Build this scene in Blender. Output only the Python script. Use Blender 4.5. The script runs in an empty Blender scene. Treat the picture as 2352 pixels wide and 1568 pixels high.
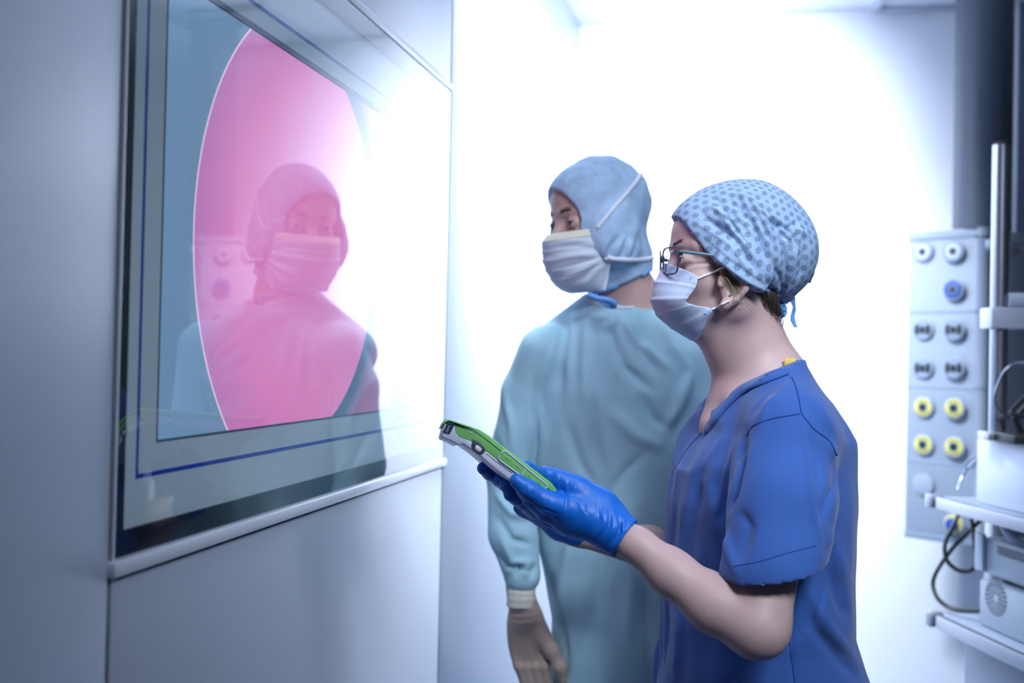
import bpy, bmesh, math, random
import numpy as np
from mathutils import Vector, Matrix
from mathutils.bvhtree import BVHTree

random.seed(7)
rng = np.random.default_rng(7)
S = bpy.context.scene
COL = S.collection

# ------------------------------------------------------------------ camera
FPX = 2287.0
th, pt, rl = math.radians(13.69), math.radians(0.8), math.radians(1.2)
CAM = np.array([0.0, 0.0, 1.38])
FW = np.array([-math.sin(th)*math.cos(pt), math.cos(th)*math.cos(pt), math.sin(pt)])
_r0 = np.array([math.cos(th), math.sin(th), 0.0])
_u0 = np.cross(_r0, FW)
RT = math.cos(rl)*_r0 + math.sin(rl)*_u0
UP = -math.sin(rl)*_r0 + math.cos(rl)*_u0
RH = _r0.copy()                                   # horizontal right / forward
FH = np.array([-math.sin(th), math.cos(th), 0.0])
ZZ = np.array([0.0, 0.0, 1.0])

cam_data = bpy.data.cameras.new('camera')
cam = bpy.data.objects.new('camera', cam_data)
COL.objects.link(cam)
cam_data.sensor_width = 36.0
cam_data.lens = FPX/2352.0*36.0
cam_data.clip_start = 0.02
M = Matrix(((RT[0], UP[0], -FW[0], CAM[0]), (RT[1], UP[1], -FW[1], CAM[1]), (RT[2], UP[2], -FW[2], CAM[2]), (0, 0, 0, 1)))
cam.matrix_world = M
cam_data.dof.use_dof = True
cam_data.dof.focus_distance = 1.47
cam_data.dof.aperture_fstop = 2.5
S.camera = cam

# ------------------------------------------------------------------ exposure, world, lamps
S.view_settings.view_transform = 'Standard'
S.view_settings.look = 'None'
S.view_settings.gamma = 1.0
S.view_settings.exposure = 0.0
S.view_settings.use_curve_mapping = False
W = bpy.data.worlds.new('world')
S.world = W
W.use_nodes = True
W.node_tree.nodes['Background'].inputs[0].default_value = (0.50, 0.66, 1.0, 1)
W.node_tree.nodes['Background'].inputs[1].default_value = 0.05

S.cycles.max_bounces = 8; S.cycles.diffuse_bounces = 3; S.cycles.glossy_bounces = 3
S.cycles.caustics_reflective = False; S.cycles.caustics_refractive = False

def area_lamp(name, loc, aim, sx, sy, power, color, spread):
    d = bpy.data.lights.new(name, 'AREA')
    d.shape = 'RECTANGLE'; d.size = sx; d.size_y = sy
    d.energy = power; d.color = color; d.spread = math.radians(spread)
    o = bpy.data.objects.new(name, d)
    COL.objects.link(o)
    o.location = loc
    o.rotation_euler = (Vector(aim)-Vector(loc)).to_track_quat('-Z', 'Y').to_euler()
    return o
# ceiling wall-washers over the far end of the room (they stand in the luminaires built below)
area_lamp('wall_washer_lamp', (-0.34, 2.24, 2.56), (-0.66, 3.35, 1.05), 0.50, 0.16, 64, (0.80, 0.88, 1.0), 104)
area_lamp('wall_washer_lamp', (-0.06, 2.55, 2.56), (-0.32, 3.70, 1.90), 0.50, 0.16, 28, (0.80, 0.88, 1.0), 86)
# added fill lamps out of view: on the people, the man's front, the monitor wall
area_lamp('fill_lamp', (0.75, 0.20, 2.58), (0.10, 1.85, 1.20), 0.6, 0.6, 8.5, (0.77, 0.86, 1.0), 62)
area_lamp('fill_lamp', (-0.12, 1.10, 2.58), (-0.28, 2.00, 1.15), 0.6, 0.6, 2.4, (0.75, 0.86, 1.0), 64)
area_lamp('fill_lamp', (1.05, 0.98, 2.58), (-0.66, 1.15, 1.40), 0.5, 0.5, 1.3, (0.76, 0.85, 1.0), 42)

# ------------------------------------------------------------------ helpers: picture rays to places
def ray(x, y):
    return FW + RT*((x-1176.0)/FPX) - UP*((y-784.0)/FPX)
def at(x, y, z):
    """point of the place seen at picture point x, y, z metres into the room"""
    return CAM + ray(x, y)*z
def on_plane(x, y, n, d):
    n = np.asarray(n, float); v = ray(x, y)
    return CAM + v*((d-CAM@n)/(v@n))
def pix(P):
    v = np.asarray(P, float)-CAM
    z = v@FW
    return np.stack([1176+FPX*(v@RT)/z, 784-FPX*(v@UP)/z, z], -1)

# ------------------------------------------------------------------ materials
MATS = {}
def new_mat(name):
    m = bpy.data.materials.new(name); m.use_nodes = True
    MATS[name] = m
    nt = m.node_tree
    return m, nt, nt.nodes['Principled BSDF']
def lin(c):
    return tuple(((v/255)/12.92 if v/255 <= 0.04045 else ((v/255+0.055)/1.055)**2.4) for v in c)
def node(nt, t, **k):
    n = nt.nodes.new(t)
    for a, b in k.items(): setattr(n, a, b)
    return n
def math_n(nt, op, a, b=None, c=None):
    n = nt.nodes.new('ShaderNodeMath'); n.operation = op
    for i, v in enumerate((a, b, c)):
        if v is None: continue
        if isinstance(v, (int, float)): n.inputs[i].default_value = v
        else: nt.links.new(v, n.inputs[i])
    return n.outputs[0]
def mat(name, col, rough=0.5, metal=0.0, spec=0.5, noise=0.06, nscale=60.0, bump=0.0, bscale=200.0, sheen=0.0, sss=0.0, coat=0.0, ior=1.5, trans=0.0, alpha=1.0, detail=3.0):
    m, nt, b = new_mat(name)
    b.inputs['Roughness'].default_value = rough
    b.inputs['Metallic'].default_value = metal
    b.inputs['IOR'].default_value = ior
    b.inputs['Specular IOR Level'].default_value = spec
    b.inputs['Sheen Weight'].default_value = sheen
    b.inputs['Coat Weight'].default_value = coat
    b.inputs['Transmission Weight'].default_value = trans
    b.inputs['Alpha'].default_value = alpha
    if sss:
        b.inputs['Subsurface Weight'].default_value = sss
        b.inputs['Subsurface Radius'].default_value = (0.012, 0.005, 0.003)
        b.inputs['Subsurface Scale'].default_value = 0.6
    tc = node(nt, 'ShaderNodeTexCoord')
    n = node(nt, 'ShaderNodeTexNoise')
    n.inputs['Scale'].default_value = nscale; n.inputs['Detail'].default_value = detail
    nt.links.new(tc.outputs['Object'], n.inputs['Vector'])
    mx = node(nt, 'ShaderNodeMix', data_type='RGBA')
    mx.inputs[6].default_value = tuple(max(0, c*(1-noise)) for c in col)+(1,)
    mx.inputs[7].default_value = tuple(min(1, c*(1+noise)) for c in col)+(1,)
    nt.links.new(n.outputs[0], mx.inputs[0])
    nt.links.new(mx.outputs[2], b.inputs['Base Color'])
    if bump:
        n2 = node(nt, 'ShaderNodeTexNoise')
        n2.inputs['Scale'].default_value = bscale; n2.inputs['Detail'].default_value = 4
        nt.links.new(tc.outputs['Object'], n2.inputs['Vector'])
        bp = node(nt, 'ShaderNodeBump'); bp.inputs['Strength'].default_value = bump; bp.inputs['Distance'].default_value = 0.002
        nt.links.new(n2.outputs[0], bp.inputs['Height'])
        nt.links.new(bp.outputs[0], b.inputs['Normal'])
    return m

# ------------------------------------------------------------------ helpers: objects
def link(name, me, mats, parent=None, smooth=True):
    if isinstance(mats, str): mats = [mats]
    for k in mats: me.materials.append(MATS[k])
    o = bpy.data.objects.new(name, me)
    COL.objects.link(o)
    if parent is not None:
        o.parent = parent
    if smooth and len(me.polygons):
        me.polygons.foreach_set('use_smooth', [True]*len(me.polygons))
    return o
def root_world(parent):
    """world position of the Empty chain (no rotations are used on Empties)"""
    p = np.zeros(3)
    while parent is not None:
        p = p+np.array(parent.location); parent = parent.parent
    return p
def mesh_world(name, V, F, mats, parent=None, smooth=True, flat_angle=None):
    V = np.asarray(V, float)
    off = root_world(parent)
    me = bpy.data.meshes.new(name)
    me.from_pydata([tuple(v) for v in (V-off)], [], [tuple(f) for f in F])
    me.update()
    o = link(name, me, mats, parent, smooth)
    if flat_angle is not None:
        me.set_sharp_from_angle(angle=math.radians(flat_angle))
    return o
def thing(name, label, cat, loc, group=None):
    o = bpy.data.objects.new(name, None); COL.objects.link(o)
    o.location = loc; o.empty_display_size = 0.05
    o['label'] = label; o['category'] = cat
    if group: o['group'] = group
    return o
def tag(o, label, cat, group=None):
    o['label'] = label; o['category'] = cat
    if group: o['group'] = group
    return o
def structure(o):
    o['kind'] = 'structure'; return o

class MB:
    """collects shapes for one mesh in world coordinates"""
    def __init__(s): s.V = []; s.F = []; s.n = 0
    def add(s, V, F):
        V = np.asarray(V, float)
        s.V.append(V); s.F += [tuple(i+s.n for i in f) for f in F]; s.n += len(V)
    def box(s, c, ax, half, bevel=0.0, seg=2):
        """box at c, axes ax (rows), half sizes"""
        bm = bmesh.new(); bmesh.ops.create_cube(bm, size=2.0)
        for v in bm.verts: v.co = Vector((v.co.x*half[0], v.co.y*half[1], v.co.z*half[2]))
        if bevel: bmesh.ops.bevel(bm, geom=bm.edges[:], offset=bevel, segments=seg, affect='EDGES', profile=0.5)
        s._bm(bm, c, ax)
    def _bm(s, bm, c, ax):
        bm.verts.index_update()
        A = np.asarray(ax, float)
        V = np.array([v.co[:] for v in bm.verts])@A+np.asarray(c, float)
        F = [[v.index for v in f.verts] for f in bm.faces]
        if np.linalg.det(A) < 0: F = [f[::-1] for f in F]
        s.add(V, F); bm.free()
    def tube(s, P, r, seg=10, cap=True):
        P = np.asarray(P, float); n = len(P)
        r = np.broadcast_to(np.asarray(r, float), (n,))
        T = np.gradient(P, axis=0); T /= np.linalg.norm(T, axis=1)[:, None]+1e-12
        a = np.array([0, 0, 1.0]) if abs(T[0][2]) < 0.9 else np.array([1.0, 0, 0])
        u = np.cross(T[0], a); u /= np.linalg.norm(u)
        rings = []
        for i in range(n):
            u = u-T[i]*(u@T[i]); u /= np.linalg.norm(u); w = np.cross(T[i], u)
            for k in range(seg):
                q = 2*math.pi*k/seg
                rings.append(P[i]+r[i]*(math.cos(q)*u+math.sin(q)*w))
        F = []
        for i in range(n-1):
            for k in range(seg):
                k2 = (k+1) % seg
                F.append((i*seg+k, i*seg+k2, (i+1)*seg+k2, (i+1)*seg+k))
        if cap:
            F.append(tuple(range(seg))[::-1]); F.append(tuple((n-1)*seg+k for k in range(seg)))
        s.add(rings, F)
    def lathe(s, c, axis, prof, seg=32):
        """profile list of (radius, height along axis)"""
        axis = np.asarray(axis, float); axis /= np.linalg.norm(axis)
        a = np.array([0, 0, 1.0]) if abs(axis[2]) < 0.9 else np.array([1.0, 0, 0])
        u = np.cross(a, axis); u /= np.linalg.norm(u); w = np.cross(axis, u)
        V = []; F = []
        for (r, h) in prof:
            for k in range(seg):
                q = 2*math.pi*k/seg
                V.append(np.asarray(c)+axis*h+r*(math.cos(q)*u+math.sin(q)*w))
        for i in range(len(prof)-1):
            for k in range(seg):
                k2 = (k+1) % seg
                F.append((i*seg+k, i*seg+k2, (i+1)*seg+k2, (i+1)*seg+k))
        F.append(tuple(range(seg))[::-1]); F.append(tuple((len(prof)-1)*seg+k for k in range(seg)))
        s.add(V, F)
    def prism(s, poly, ext, bevel=0.0, seg=2):
        """closed outline of world points pushed along vector ext, edges rounded"""
        bm = bmesh.new()
        vs = [bm.verts.new(Vector(p)) for p in poly]
        f = bm.faces.new(vs)
        r = bmesh.ops.extrude_face_region(bm, geom=[f])
        nv = [g for g in r['geom'] if isinstance(g, bmesh.types.BMVert)]
        bmesh.ops.translate(bm, verts=nv, vec=Vector(ext))
        bmesh.ops.recalc_face_normals(bm, faces=bm.faces[:])
        if bevel:
            ed = [e for e in bm.edges if len(e.link_faces) == 2 and any(len(g.verts) > 4 or len(poly) <= 4 for g in e.link_faces)]
            bmesh.ops.bevel(bm, geom=ed, offset=bevel, segments=seg, affect='EDGES', profile=0.5, clamp_overlap=True)
        s._bm(bm, (0, 0, 0), np.eye(3))
    def build(s, name, mats, parent=None, smooth=True, flat=35):
        return mesh_world(name, np.concatenate(s.V), s.F, mats, parent, smooth, flat)

def spline(P, n=40):
    """Catmull-Rom through points"""
    P = np.asarray(P, float)
    Q = np.vstack([2*P[0]-P[1], P, 2*P[-1]-P[-2]])
    out = []
    m = len(P)-1
    for t in np.linspace(0, m-1e-9, n):
        i = int(t); f = t-i
        a, b, c, d = Q[i], Q[i+1], Q[i+2], Q[i+3]
        out.append(0.5*((2*b)+(-a+c)*f+(2*a-5*b+4*c-d)*f*f+(-a+3*b-3*c+d)*f**3))
    return np.array(out)

# ------------------------------------------------------------------ helpers: soft bodies from blended volumes
def smin(a, b, k):
    h = np.clip(0.5+0.5*(b-a)/k, 0, 1)
    return b+(a-b)*h-k*h*(1-h)
class Body:
    def __init__(s): s.P = []
    def cap(s, a, b, ra, rb, k=0.015, op='u'):
        a = np.asarray(a, float); b = np.asarray(b, float); rm = max(ra, rb)
        s.P.append(('cap', op, k, np.minimum(a, b)-rm, np.maximum(a, b)+rm, (a, b, ra, rb)))
    def chain(s, pts, rs, k=0.015, op='u'):
        for i in range(len(pts)-1): s.cap(pts[i], pts[i+1], rs[i], rs[i+1], k, op)
    def ell(s, c, r, ax=np.eye(3), k=0.015, op='u'):
        c = np.asarray(c, float); ax = np.asarray(ax, float)
        e = np.sqrt(((ax*np.asarray(r)[:, None])**2).sum(0))
        s.P.append(('ell', op, k, c-e, c+e, (c, np.asarray(r, float), ax)))
    def loft(s, lv, F, L, k=0.015, op='u', ex=2.0):
        """elliptic sections: rows (z, x, y, half depth along F, half width along L)"""
        lv = np.array(sorted(lv, key=lambda q: q[0]), float)
        m = lv[:, 3:].max()
        lo = np.array([lv[:, 1].min()-m, lv[:, 2].min()-m, lv[0, 0]]); hi = np.array([lv[:, 1].max()+m, lv[:, 2].max()+m, lv[-1, 0]])
        s.P.append(('loft', op, k, lo, hi, (lv, np.asarray(F, float), np.asarray(L, float), ex)))
    def fn(s, f, lo, hi, k=0.0, op='c'):
        s.P.append(('fn', op, k, np.asarray(lo, float), np.asarray(hi, float), (f,)))
    @staticmethod
    def dist(kind, X, Y, Z, a):
        if kind == 'cap':
            p, q, ra, rb = a; d = q-p; dd = d@d+1e-12
            t = np.clip(((X-p[0])*d[0]+(Y-p[1])*d[1]+(Z-p[2])*d[2])/dd, 0, 1)
            return np.sqrt((X-p[0]-t*d[0])**2+(Y-p[1]-t*d[1])**2+(Z-p[2]-t*d[2])**2)-(ra+(rb-ra)*t)
        if kind == 'ell':
            c, r, ax = a
            u = [(X-c[0])*ax[i][0]+(Y-c[1])*ax[i][1]+(Z-c[2])*ax[i][2] for i in range(3)]
            k0 = np.sqrt(sum((u[i]/r[i])**2 for i in range(3))); k1 = np.sqrt(sum((u[i]/r[i]**2)**2 for i in range(3)))+1e-9
            return k0*(k0-1)/k1
        if kind == 'loft':
            lv, F, L, ex = a
            z = np.clip(Z, lv[0, 0], lv[-1, 0])
            cx, cy, A, B = [np.interp(z, lv[:, 0], lv[:, i]) for i in (1, 2, 3, 4)]
            u = (X-cx)*F[0]+(Y-cy)*F[1]; v = (X-cx)*L[0]+(Y-cy)*L[1]
            k0 = (np.abs(u/A)**ex+np.abs(v/B)**ex)**(1/ex); k1 = np.sqrt((u/A**2)**2+(v/B**2)**2)+1e-9
            q = np.sqrt((u/A)**2+(v/B)**2)
            d = (k0-1)*q/k1
            d = np.where(k0 < 0.3, -0.7*np.minimum(A, B), d)
            return np.maximum(d, np.maximum(lv[0, 0]-Z, Z-lv[-1, 0]))
        if kind == 'fn': return a[0](X, Y, Z)
    def mesh(s, h, fine=None, smooth=2, grow=0.0):
        lo = np.min([p[3] for p in s.P if p[1] == 'u'], 0)-0.02; hi = np.max([p[4] for p in s.P if p[1] == 'u'], 0)+0.02
        ax = []
        for i in range(3):
            if fine is None: g = np.arange(lo[i], hi[i]+h, h)
            else:
                fl, fh, hf = fine; fl_, fh_ = max(lo[i], fl[i]), min(hi[i], fh[i])
                g = np.concatenate([np.arange(lo[i], fl_, h), np.arange(fl_, fh_, hf), np.arange(fh_, hi[i]+h, h)])
            ax.append(g.astype(np.float32))
        D = np.full([len(g) for g in ax], 0.3, np.float32)
        for kind, op, k, l, u, a in s.P:
            pad = 0.04+k
            sl = []
            for i in range(3):
                i0 = max(0, np.searchsorted(ax[i], l[i]-pad)-1); i1 = min(len(ax[i]), np.searchsorted(ax[i], u[i]+pad)+1)
                sl.append(slice(i0, i1))
            if any(q.stop <= q.start for q in sl): continue
            sl = tuple(sl)
            X, Y, Z = np.meshgrid(ax[0][sl[0]], ax[1][sl[1]], ax[2][sl[2]], indexing='ij', sparse=(kind == 'cap'))
            d = s.dist(kind, X, Y, Z, a)
            if op == 'u': D[sl] = smin(D[sl], d, k) if k else np.minimum(D[sl], d)
            elif op == 's': D[sl] = -smin(-D[sl], d, k) if k else np.maximum(D[sl], -d)
            elif op == 'c': D[sl] = np.maximum(D[sl], d)
        D -= grow
        # close the box
        for i in range(3):
            q = [slice(None)]*3
            for e in (0, -1):
                q[i] = e; D[tuple(q)] = np.maximum(D[tuple(q)], 1e-3)
        return surface(D, ax, smooth)
def surface(D, ax, smooth):
    I = D < 0
    n = D.shape
    c = np.zeros([m-1 for m in n], np.int8)
    def sub(A, a, b, d): return A[a:n[0]-1+a, b:n[1]-1+b, d:n[2]-1+d]
    for a in (0, 1):
        for b in (0, 1):
            for d in (0, 1): c += sub(I, a, b, d)
    act = (c > 0) & (c < 8)
    ii, jj, kk = np.nonzero(act)
    idx = np.full(act.shape, -1, np.int32); idx[ii, jj, kk] = np.arange(len(ii))
    acc = np.zeros((len(ii), 3)); cnt = np.zeros(len(ii))
    base = np.stack([ii, jj, kk], 1)
    co = [(a, b, d) for a in (0, 1) for b in (0, 1) for d in (0, 1)]
    g = [np.asarray(q, float) for q in ax]
    for p in co:
        for i in range(3):
            if p[i]: continue
            q = list(p); q[i] = 1
            A = base+p; B = base+q
            da = D[A[:, 0], A[:, 1], A[:, 2]].astype(float); db = D[B[:, 0], B[:, 1], B[:, 2]].astype(float)
            m = (da < 0) != (db < 0)
            t = np.where(m, da/(da-db+1e-20), 0)
            PA = np.stack([g[j][A[:, j]] for j in range(3)], 1); PB = np.stack([g[j][B[:, j]] for j in range(3)], 1)
            acc[m] += (PA+(PB-PA)*t[:, None])[m]; cnt[m] += 1
    V = acc/cnt[:, None]
    F = []
    for i in range(3):
        j, k = (i+1) % 3, (i+2) % 3
        s0 = [slice(None)]*3; s1 = [slice(None)]*3
        s0[i] = slice(0, n[i]-1); s1[i] = slice(1, n[i])
        A = I[tuple(s0)]; B = I[tuple(s1)]
        X = np.stack(np.nonzero(A != B), 1)
        X = X[(X[:, j] > 0) & (X[:, j] < n[j]-1) & (X[:, k] > 0) & (X[:, k] < n[k]-1)]
        fl = A[X[:, 0], X[:, 1], X[:, 2]]
        def cell(dj, dk):
            Y = X.copy(); Y[:, j] += dj; Y[:, k] += dk
            return idx[Y[:, 0], Y[:, 1], Y[:, 2]]
        q = np.stack([cell(-1, -1), cell(0, -1), cell(0, 0), cell(-1, 0)], 1)
        q[~fl] = q[~fl][:, ::-1]
        F.append(q)
    F = np.concatenate(F)
    for _ in range(smooth): V = relax(V, F, 0.5)
    return V, F
def relax(V, F, w):
    a = np.zeros_like(V); n = np.zeros(len(V))
    for i in range(4):
        for j in (1, 3):
            np.add.at(a, F[:, i], V[F[:, (i+j) % 4]]); np.add.at(n, F[:, i], 1)
    m = n > 0
    V = V.copy(); V[m] = V[m]*(1-w)+w*a[m]/n[m][:, None]
    return V
def normals(V, F):
    d = np.cross(V[F[:, 2]]-V[F[:, 0]], V[F[:, 3]]-V[F[:, 1]])
    N = np.zeros_like(V)
    for i in range(4): np.add.at(N, F[:, i], d)
    return N/(np.linalg.norm(N, axis=1)[:, None]+1e-12)
def seg_dist(P, a, b):
    d = b-a; t = np.clip(((P-a)@d)/(d@d+1e-9), 0, 1)
    return np.linalg.norm(P-a-t[:, None]*d, axis=1), t
def folds(V, F, lines, back=False):
    """raise (amp > 0) or sink cloth along creases; lines: (points, amp metres, half width in picture units)"""
    N = normals(V, F)
    q = pix(V)[:, :2]
    face = np.clip(((CAM-V)*N).sum(1)/np.linalg.norm(CAM-V, axis=1)*3, 0, 1)
    dsp = np.zeros(len(V))
    for pts, amp, w in lines:
        pts = np.asarray(pts, float)
        best = np.full(len(V), 1e9); tt = np.zeros(len(V))
        m = len(pts)-1
        for i in range(m):
            d, t = seg_dist(q, pts[i], pts[i+1])
            u = d < best
            best[u] = d[u]; tt[u] = (i+t[u])/m
        dsp += amp*np.exp(-(best/w)**2)*np.clip(4*tt*(1-tt)+0.15, 0, 1)
    return V+N*(dsp*face)[:, None]
def wob(V, amp, freq, seed):
    r = np.random.default_rng(seed); o = np.zeros(len(V))
    for _ in range(7):
        d = r.normal(size=3)*freq; o += np.sin(V@d+r.uniform(0, 6.28))
    return amp*o/3
def bvh_of(V, F):
    return BVHTree.FromPolygons([tuple(v) for v in V], [tuple(int(i) for i in f) for f in F])
def hit(bvh, x, y, lift=0.0):
    d = ray(x, y); d /= np.linalg.norm(d)
    h = bvh.ray_cast(Vector(CAM), Vector(d))
    if h[0] is None: return None
    return np.array(h[0])+lift*np.array(h[1])*(1 if np.array(h[1])@d < 0 else -1)
def drape(bvh, pts, lift=0.0, n=30):
    """lay a line seen in the picture onto a cloth surface"""
    out = [hit(bvh, x, y, lift) for x, y in spline(pts, n)]
    return np.array([o for o in out if o is not None])
def band(bvh, A, B, lift, n=30, m=4):
    """cloth band between two lines laid onto a surface"""
    a = spline(A, n); b = spline(B, n)
    V = []; F = []
    for i in range(n):
        for j in range(m):
            p = a[i]+(b[i]-a[i])*j/(m-1)
            h = hit(bvh, p[0], p[1], lift*(0.35 if j in (0, m-1) else 1.0))
            if h is None: h = V[-1] if V else np.zeros(3)
            V.append(h)
    for i in range(n-1):
        for j in range(m-1):
            F.append((i*m+j, (i+1)*m+j, (i+1)*m+j+1, i*m+j+1))
    return np.array(V), F

# ------------------------------------------------------------------ materials of the place
mat('wall_panel', (0.43, 0.48, 0.565), rough=0.34, spec=0.6, noise=0.015, nscale=3, coat=0.0, ior=1.6)
mat('wall_paint', (0.80, 0.84, 0.92), rough=0.55, noise=0.01, nscale=3)
mat('wall_paint_shaded', (0.42, 0.52, 0.70), rough=0.5, noise=0.02, nscale=3)  # weaker light on the right wall is put into this darker blue
mat('floor_vinyl', (0.16, 0.22, 0.32), rough=0.3, noise=0.05, nscale=30)
mat('ceiling_white', (0.80, 0.83, 0.90), rough=0.6, noise=0.01)
mat('joint_grey', (0.42, 0.47, 0.60), rough=0.5)
mat('trim_white', (0.62, 0.66, 0.74), rough=0.25, noise=0.01)
mat('frit_black', (0.004, 0.005, 0.008), rough=0.35, noise=0.02)
mat('bezel_grey', (0.86, 0.89, 0.93), rough=0.4, noise=0.015)
mat('bezel_edge', (0.10, 0.13, 0.22), rough=0.4)
mat('inlay_blue', (0.015, 0.06, 0.55), rough=0.35)
mat('steel', (0.34, 0.36, 0.41), rough=0.36, metal=1.0, noise=0.05, nscale=120)
mat('steel_dark', (0.30, 0.33, 0.40), rough=0.35, metal=1.0, noise=0.05)
mat('rail_alu', (0.44, 0.46, 0.52), rough=0.35, metal=0.7, noise=0.04, nscale=150)
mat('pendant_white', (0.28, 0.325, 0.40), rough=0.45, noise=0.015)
mat('pendant_seam', (0.22, 0.27, 0.35), rough=0.5)
mat('pendant_side', (0.40, 0.44, 0.54), rough=0.5, noise=0.02)
mat('column_grey', (0.045, 0.058, 0.085), rough=0.5, noise=0.03)
mat('cabinet_white', (0.62, 0.68, 0.80), rough=0.4, noise=0.02)
mat('cabinet_grey', (0.36, 0.42, 0.50), rough=0.45, noise=0.03)
mat('shelf_grey', (0.28, 0.33, 0.42), rough=0.4, noise=0.03)
mat('rubber_black', (0.012, 0.014, 0.018), rough=0.5, noise=0.1)
mat('cable_black', (0.012, 0.018, 0.014), rough=0.4, noise=0.1)
mat('socket_white', (0.44, 0.48, 0.58), rough=0.3, noise=0.02)
mat('socket_black', (0.010, 0.012, 0.016), rough=0.35, noise=0.05)
mat('socket_blue', (0.02, 0.06, 0.28), rough=0.3)
mat('socket_yellow', (0.62, 0.55, 0.10), rough=0.35)
mat('socket_core', (0.12, 0.20, 0.30), rough=0.3)
mat('paper_grey', (0.62, 0.66, 0.75), rough=0.6)
mat('ink', (0.06, 0.07, 0.10), rough=0.6)

# display picture: round endoscope view, pink, with a grainy blue surround (a lit screen)
CIRC_Y, CIRC_Z, CIRC_R = 1.4885, 1.527, 0.392
def display_material():
    m, nt, b = new_mat('display_screen')
    b.inputs['Base Color'].default_value = (0.01, 0.01, 0.012, 1)
    b.inputs['Roughness'].default_value = 0.4
    g = node(nt, 'ShaderNodeNewGeometry')
    sp = node(nt, 'ShaderNodeSeparateXYZ'); nt.links.new(g.outputs['Position'], sp.inputs[0])
    y, z = sp.outputs[1], sp.outputs[2]
    def rad(cy, cz):
        a = math_n(nt, 'SUBTRACT', y, cy); c = math_n(nt, 'SUBTRACT', z, cz)
        return math_n(nt, 'SQRT', math_n(nt, 'ADD', math_n(nt, 'MULTIPLY', a, a), math_n(nt, 'MULTIPLY', c, c)))
    r = rad(CIRC_Y, CIRC_Z)
    inside = math_n(nt, 'LESS_THAN', r, CIRC_R)
    rim = math_n(nt, 'MULTIPLY', inside, math_n(nt, 'GREATER_THAN', r, CIRC_R-0.0035))
    # grain
    vor = node(nt, 'ShaderNodeTexNoise'); vor.inputs['Scale'].default_value = 430; vor.inputs['Detail'].default_value = 1.5
    nt.links.new(g.outputs['Position'], vor.inputs['Vector'])
    big = node(nt, 'ShaderNodeTexNoise'); big.inputs['Scale'].default_value = 5.0; big.inputs['Detail'].default_value = 1.0
    nt.links.new(g.outputs['Position'], big.inputs['Vector'])
    def mix(f, c1, c2):
        x = node(nt, 'ShaderNodeMix', data_type='RGBA')
        if isinstance(f, (int, float)): x.inputs[0].default_value = f
        else: nt.links.new(f, x.inputs[0])
        for i, c in ((6, c1), (7, c2)):
            if isinstance(c, tuple): x.inputs[i].default_value = c+(1,)
            else: nt.links.new(c, x.inputs[i])
        return x.outputs[2]
    gr = math_n(nt, 'MULTIPLY_ADD', math_n(nt, 'SUBTRACT', vor.outputs[0], 0.5), 3.0, 0.5)
    gr.node.use_clamp = True
    pink = mix(gr, (0.84, 0.17, 0.74), (1.0, 0.33, 0.54))
    soft = mix(math_n(nt, 'MULTIPLY', big.outputs[0], 0.5), pink, (0.95, 0.15, 0.46))
    # towards the rim the view turns lilac
    edge = node(nt, 'ShaderNodeMapRange'); edge.inputs[1].default_value = CIRC_R-0.11; edge.inputs[2].default_value = CIRC_R
    nt.links.new(r, edge.inputs[0])
    view = mix(math_n(nt, 'MULTIPLY', edge.outputs[0], 0.55), soft, (0.42, 0.24, 0.62))
    # dark blue band running into mauve on the far right of the view
    r2 = rad(1.388, 1.552)
    right = math_n(nt, 'GREATER_THAN', r2, 0.311)
    low = math_n(nt, 'LESS_THAN', z, 1.56)
    right = math_n(nt, 'MULTIPLY', right, math_n(nt, 'GREATER_THAN', y, 1.47))
    dark_band = node(nt, 'ShaderNodeMapRange'); dark_band.inputs[1].default_value = 0.330; dark_band.inputs[2].default_value = 0.372
    nt.links.new(r2, dark_band.inputs[0])
    wall = mix(dark_band.outputs[0], (0.035, 0.085, 0.20), (0.40, 0.17, 0.36))
    view = mix(right, view, wall)
    view = mix(rim, view, (0.95, 0.70, 0.95))
    blue = mix(gr, (0.16, 0.28, 0.47), (0.20, 0.35, 0.56))
    colr = mix(inside, blue, view)
    nt.links.new(colr, b.inputs['Emission Color'])
    b.inputs['Emission Strength'].default_value = 0.95
display_material()

def pane_material():
    m, nt, b = new_mat('front_glass')
    nt.nodes.remove(b)
    out = nt.nodes['Material Output']
    t = node(nt, 'ShaderNodeBsdfTransparent'); g = node(nt, 'ShaderNodeBsdfGlossy'); g.inputs['Roughness'].default_value = 0.012
    t.inputs[0].default_value = (0.93, 0.97, 0.97, 1)
    f = node(nt, 'ShaderNodeFresnel'); f.inputs['IOR'].default_value = 1.62
    n = node(nt, 'ShaderNodeTexNoise'); n.inputs['Scale'].default_value = 2.0
    mx = node(nt, 'ShaderNodeMixShader')
    ge = node(nt, 'ShaderNodeNewGeometry')            # the outer face reflects
    k = math_n(nt, 'MULTIPLY', math_n(nt, 'MULTIPLY', f.outputs[0], 2.2), math_n(nt, 'SUBTRACT', 1.0, ge.outputs['Backfacing']))
    k.node.use_clamp = True
    nt.links.new(k, mx.inputs[0])
    nt.links.new(t.outputs[0], mx.inputs[1]); nt.links.new(g.outputs[0], mx.inputs[2])
    nt.links.new(mx.outputs[0], out.inputs[0])
pane_material()

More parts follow.
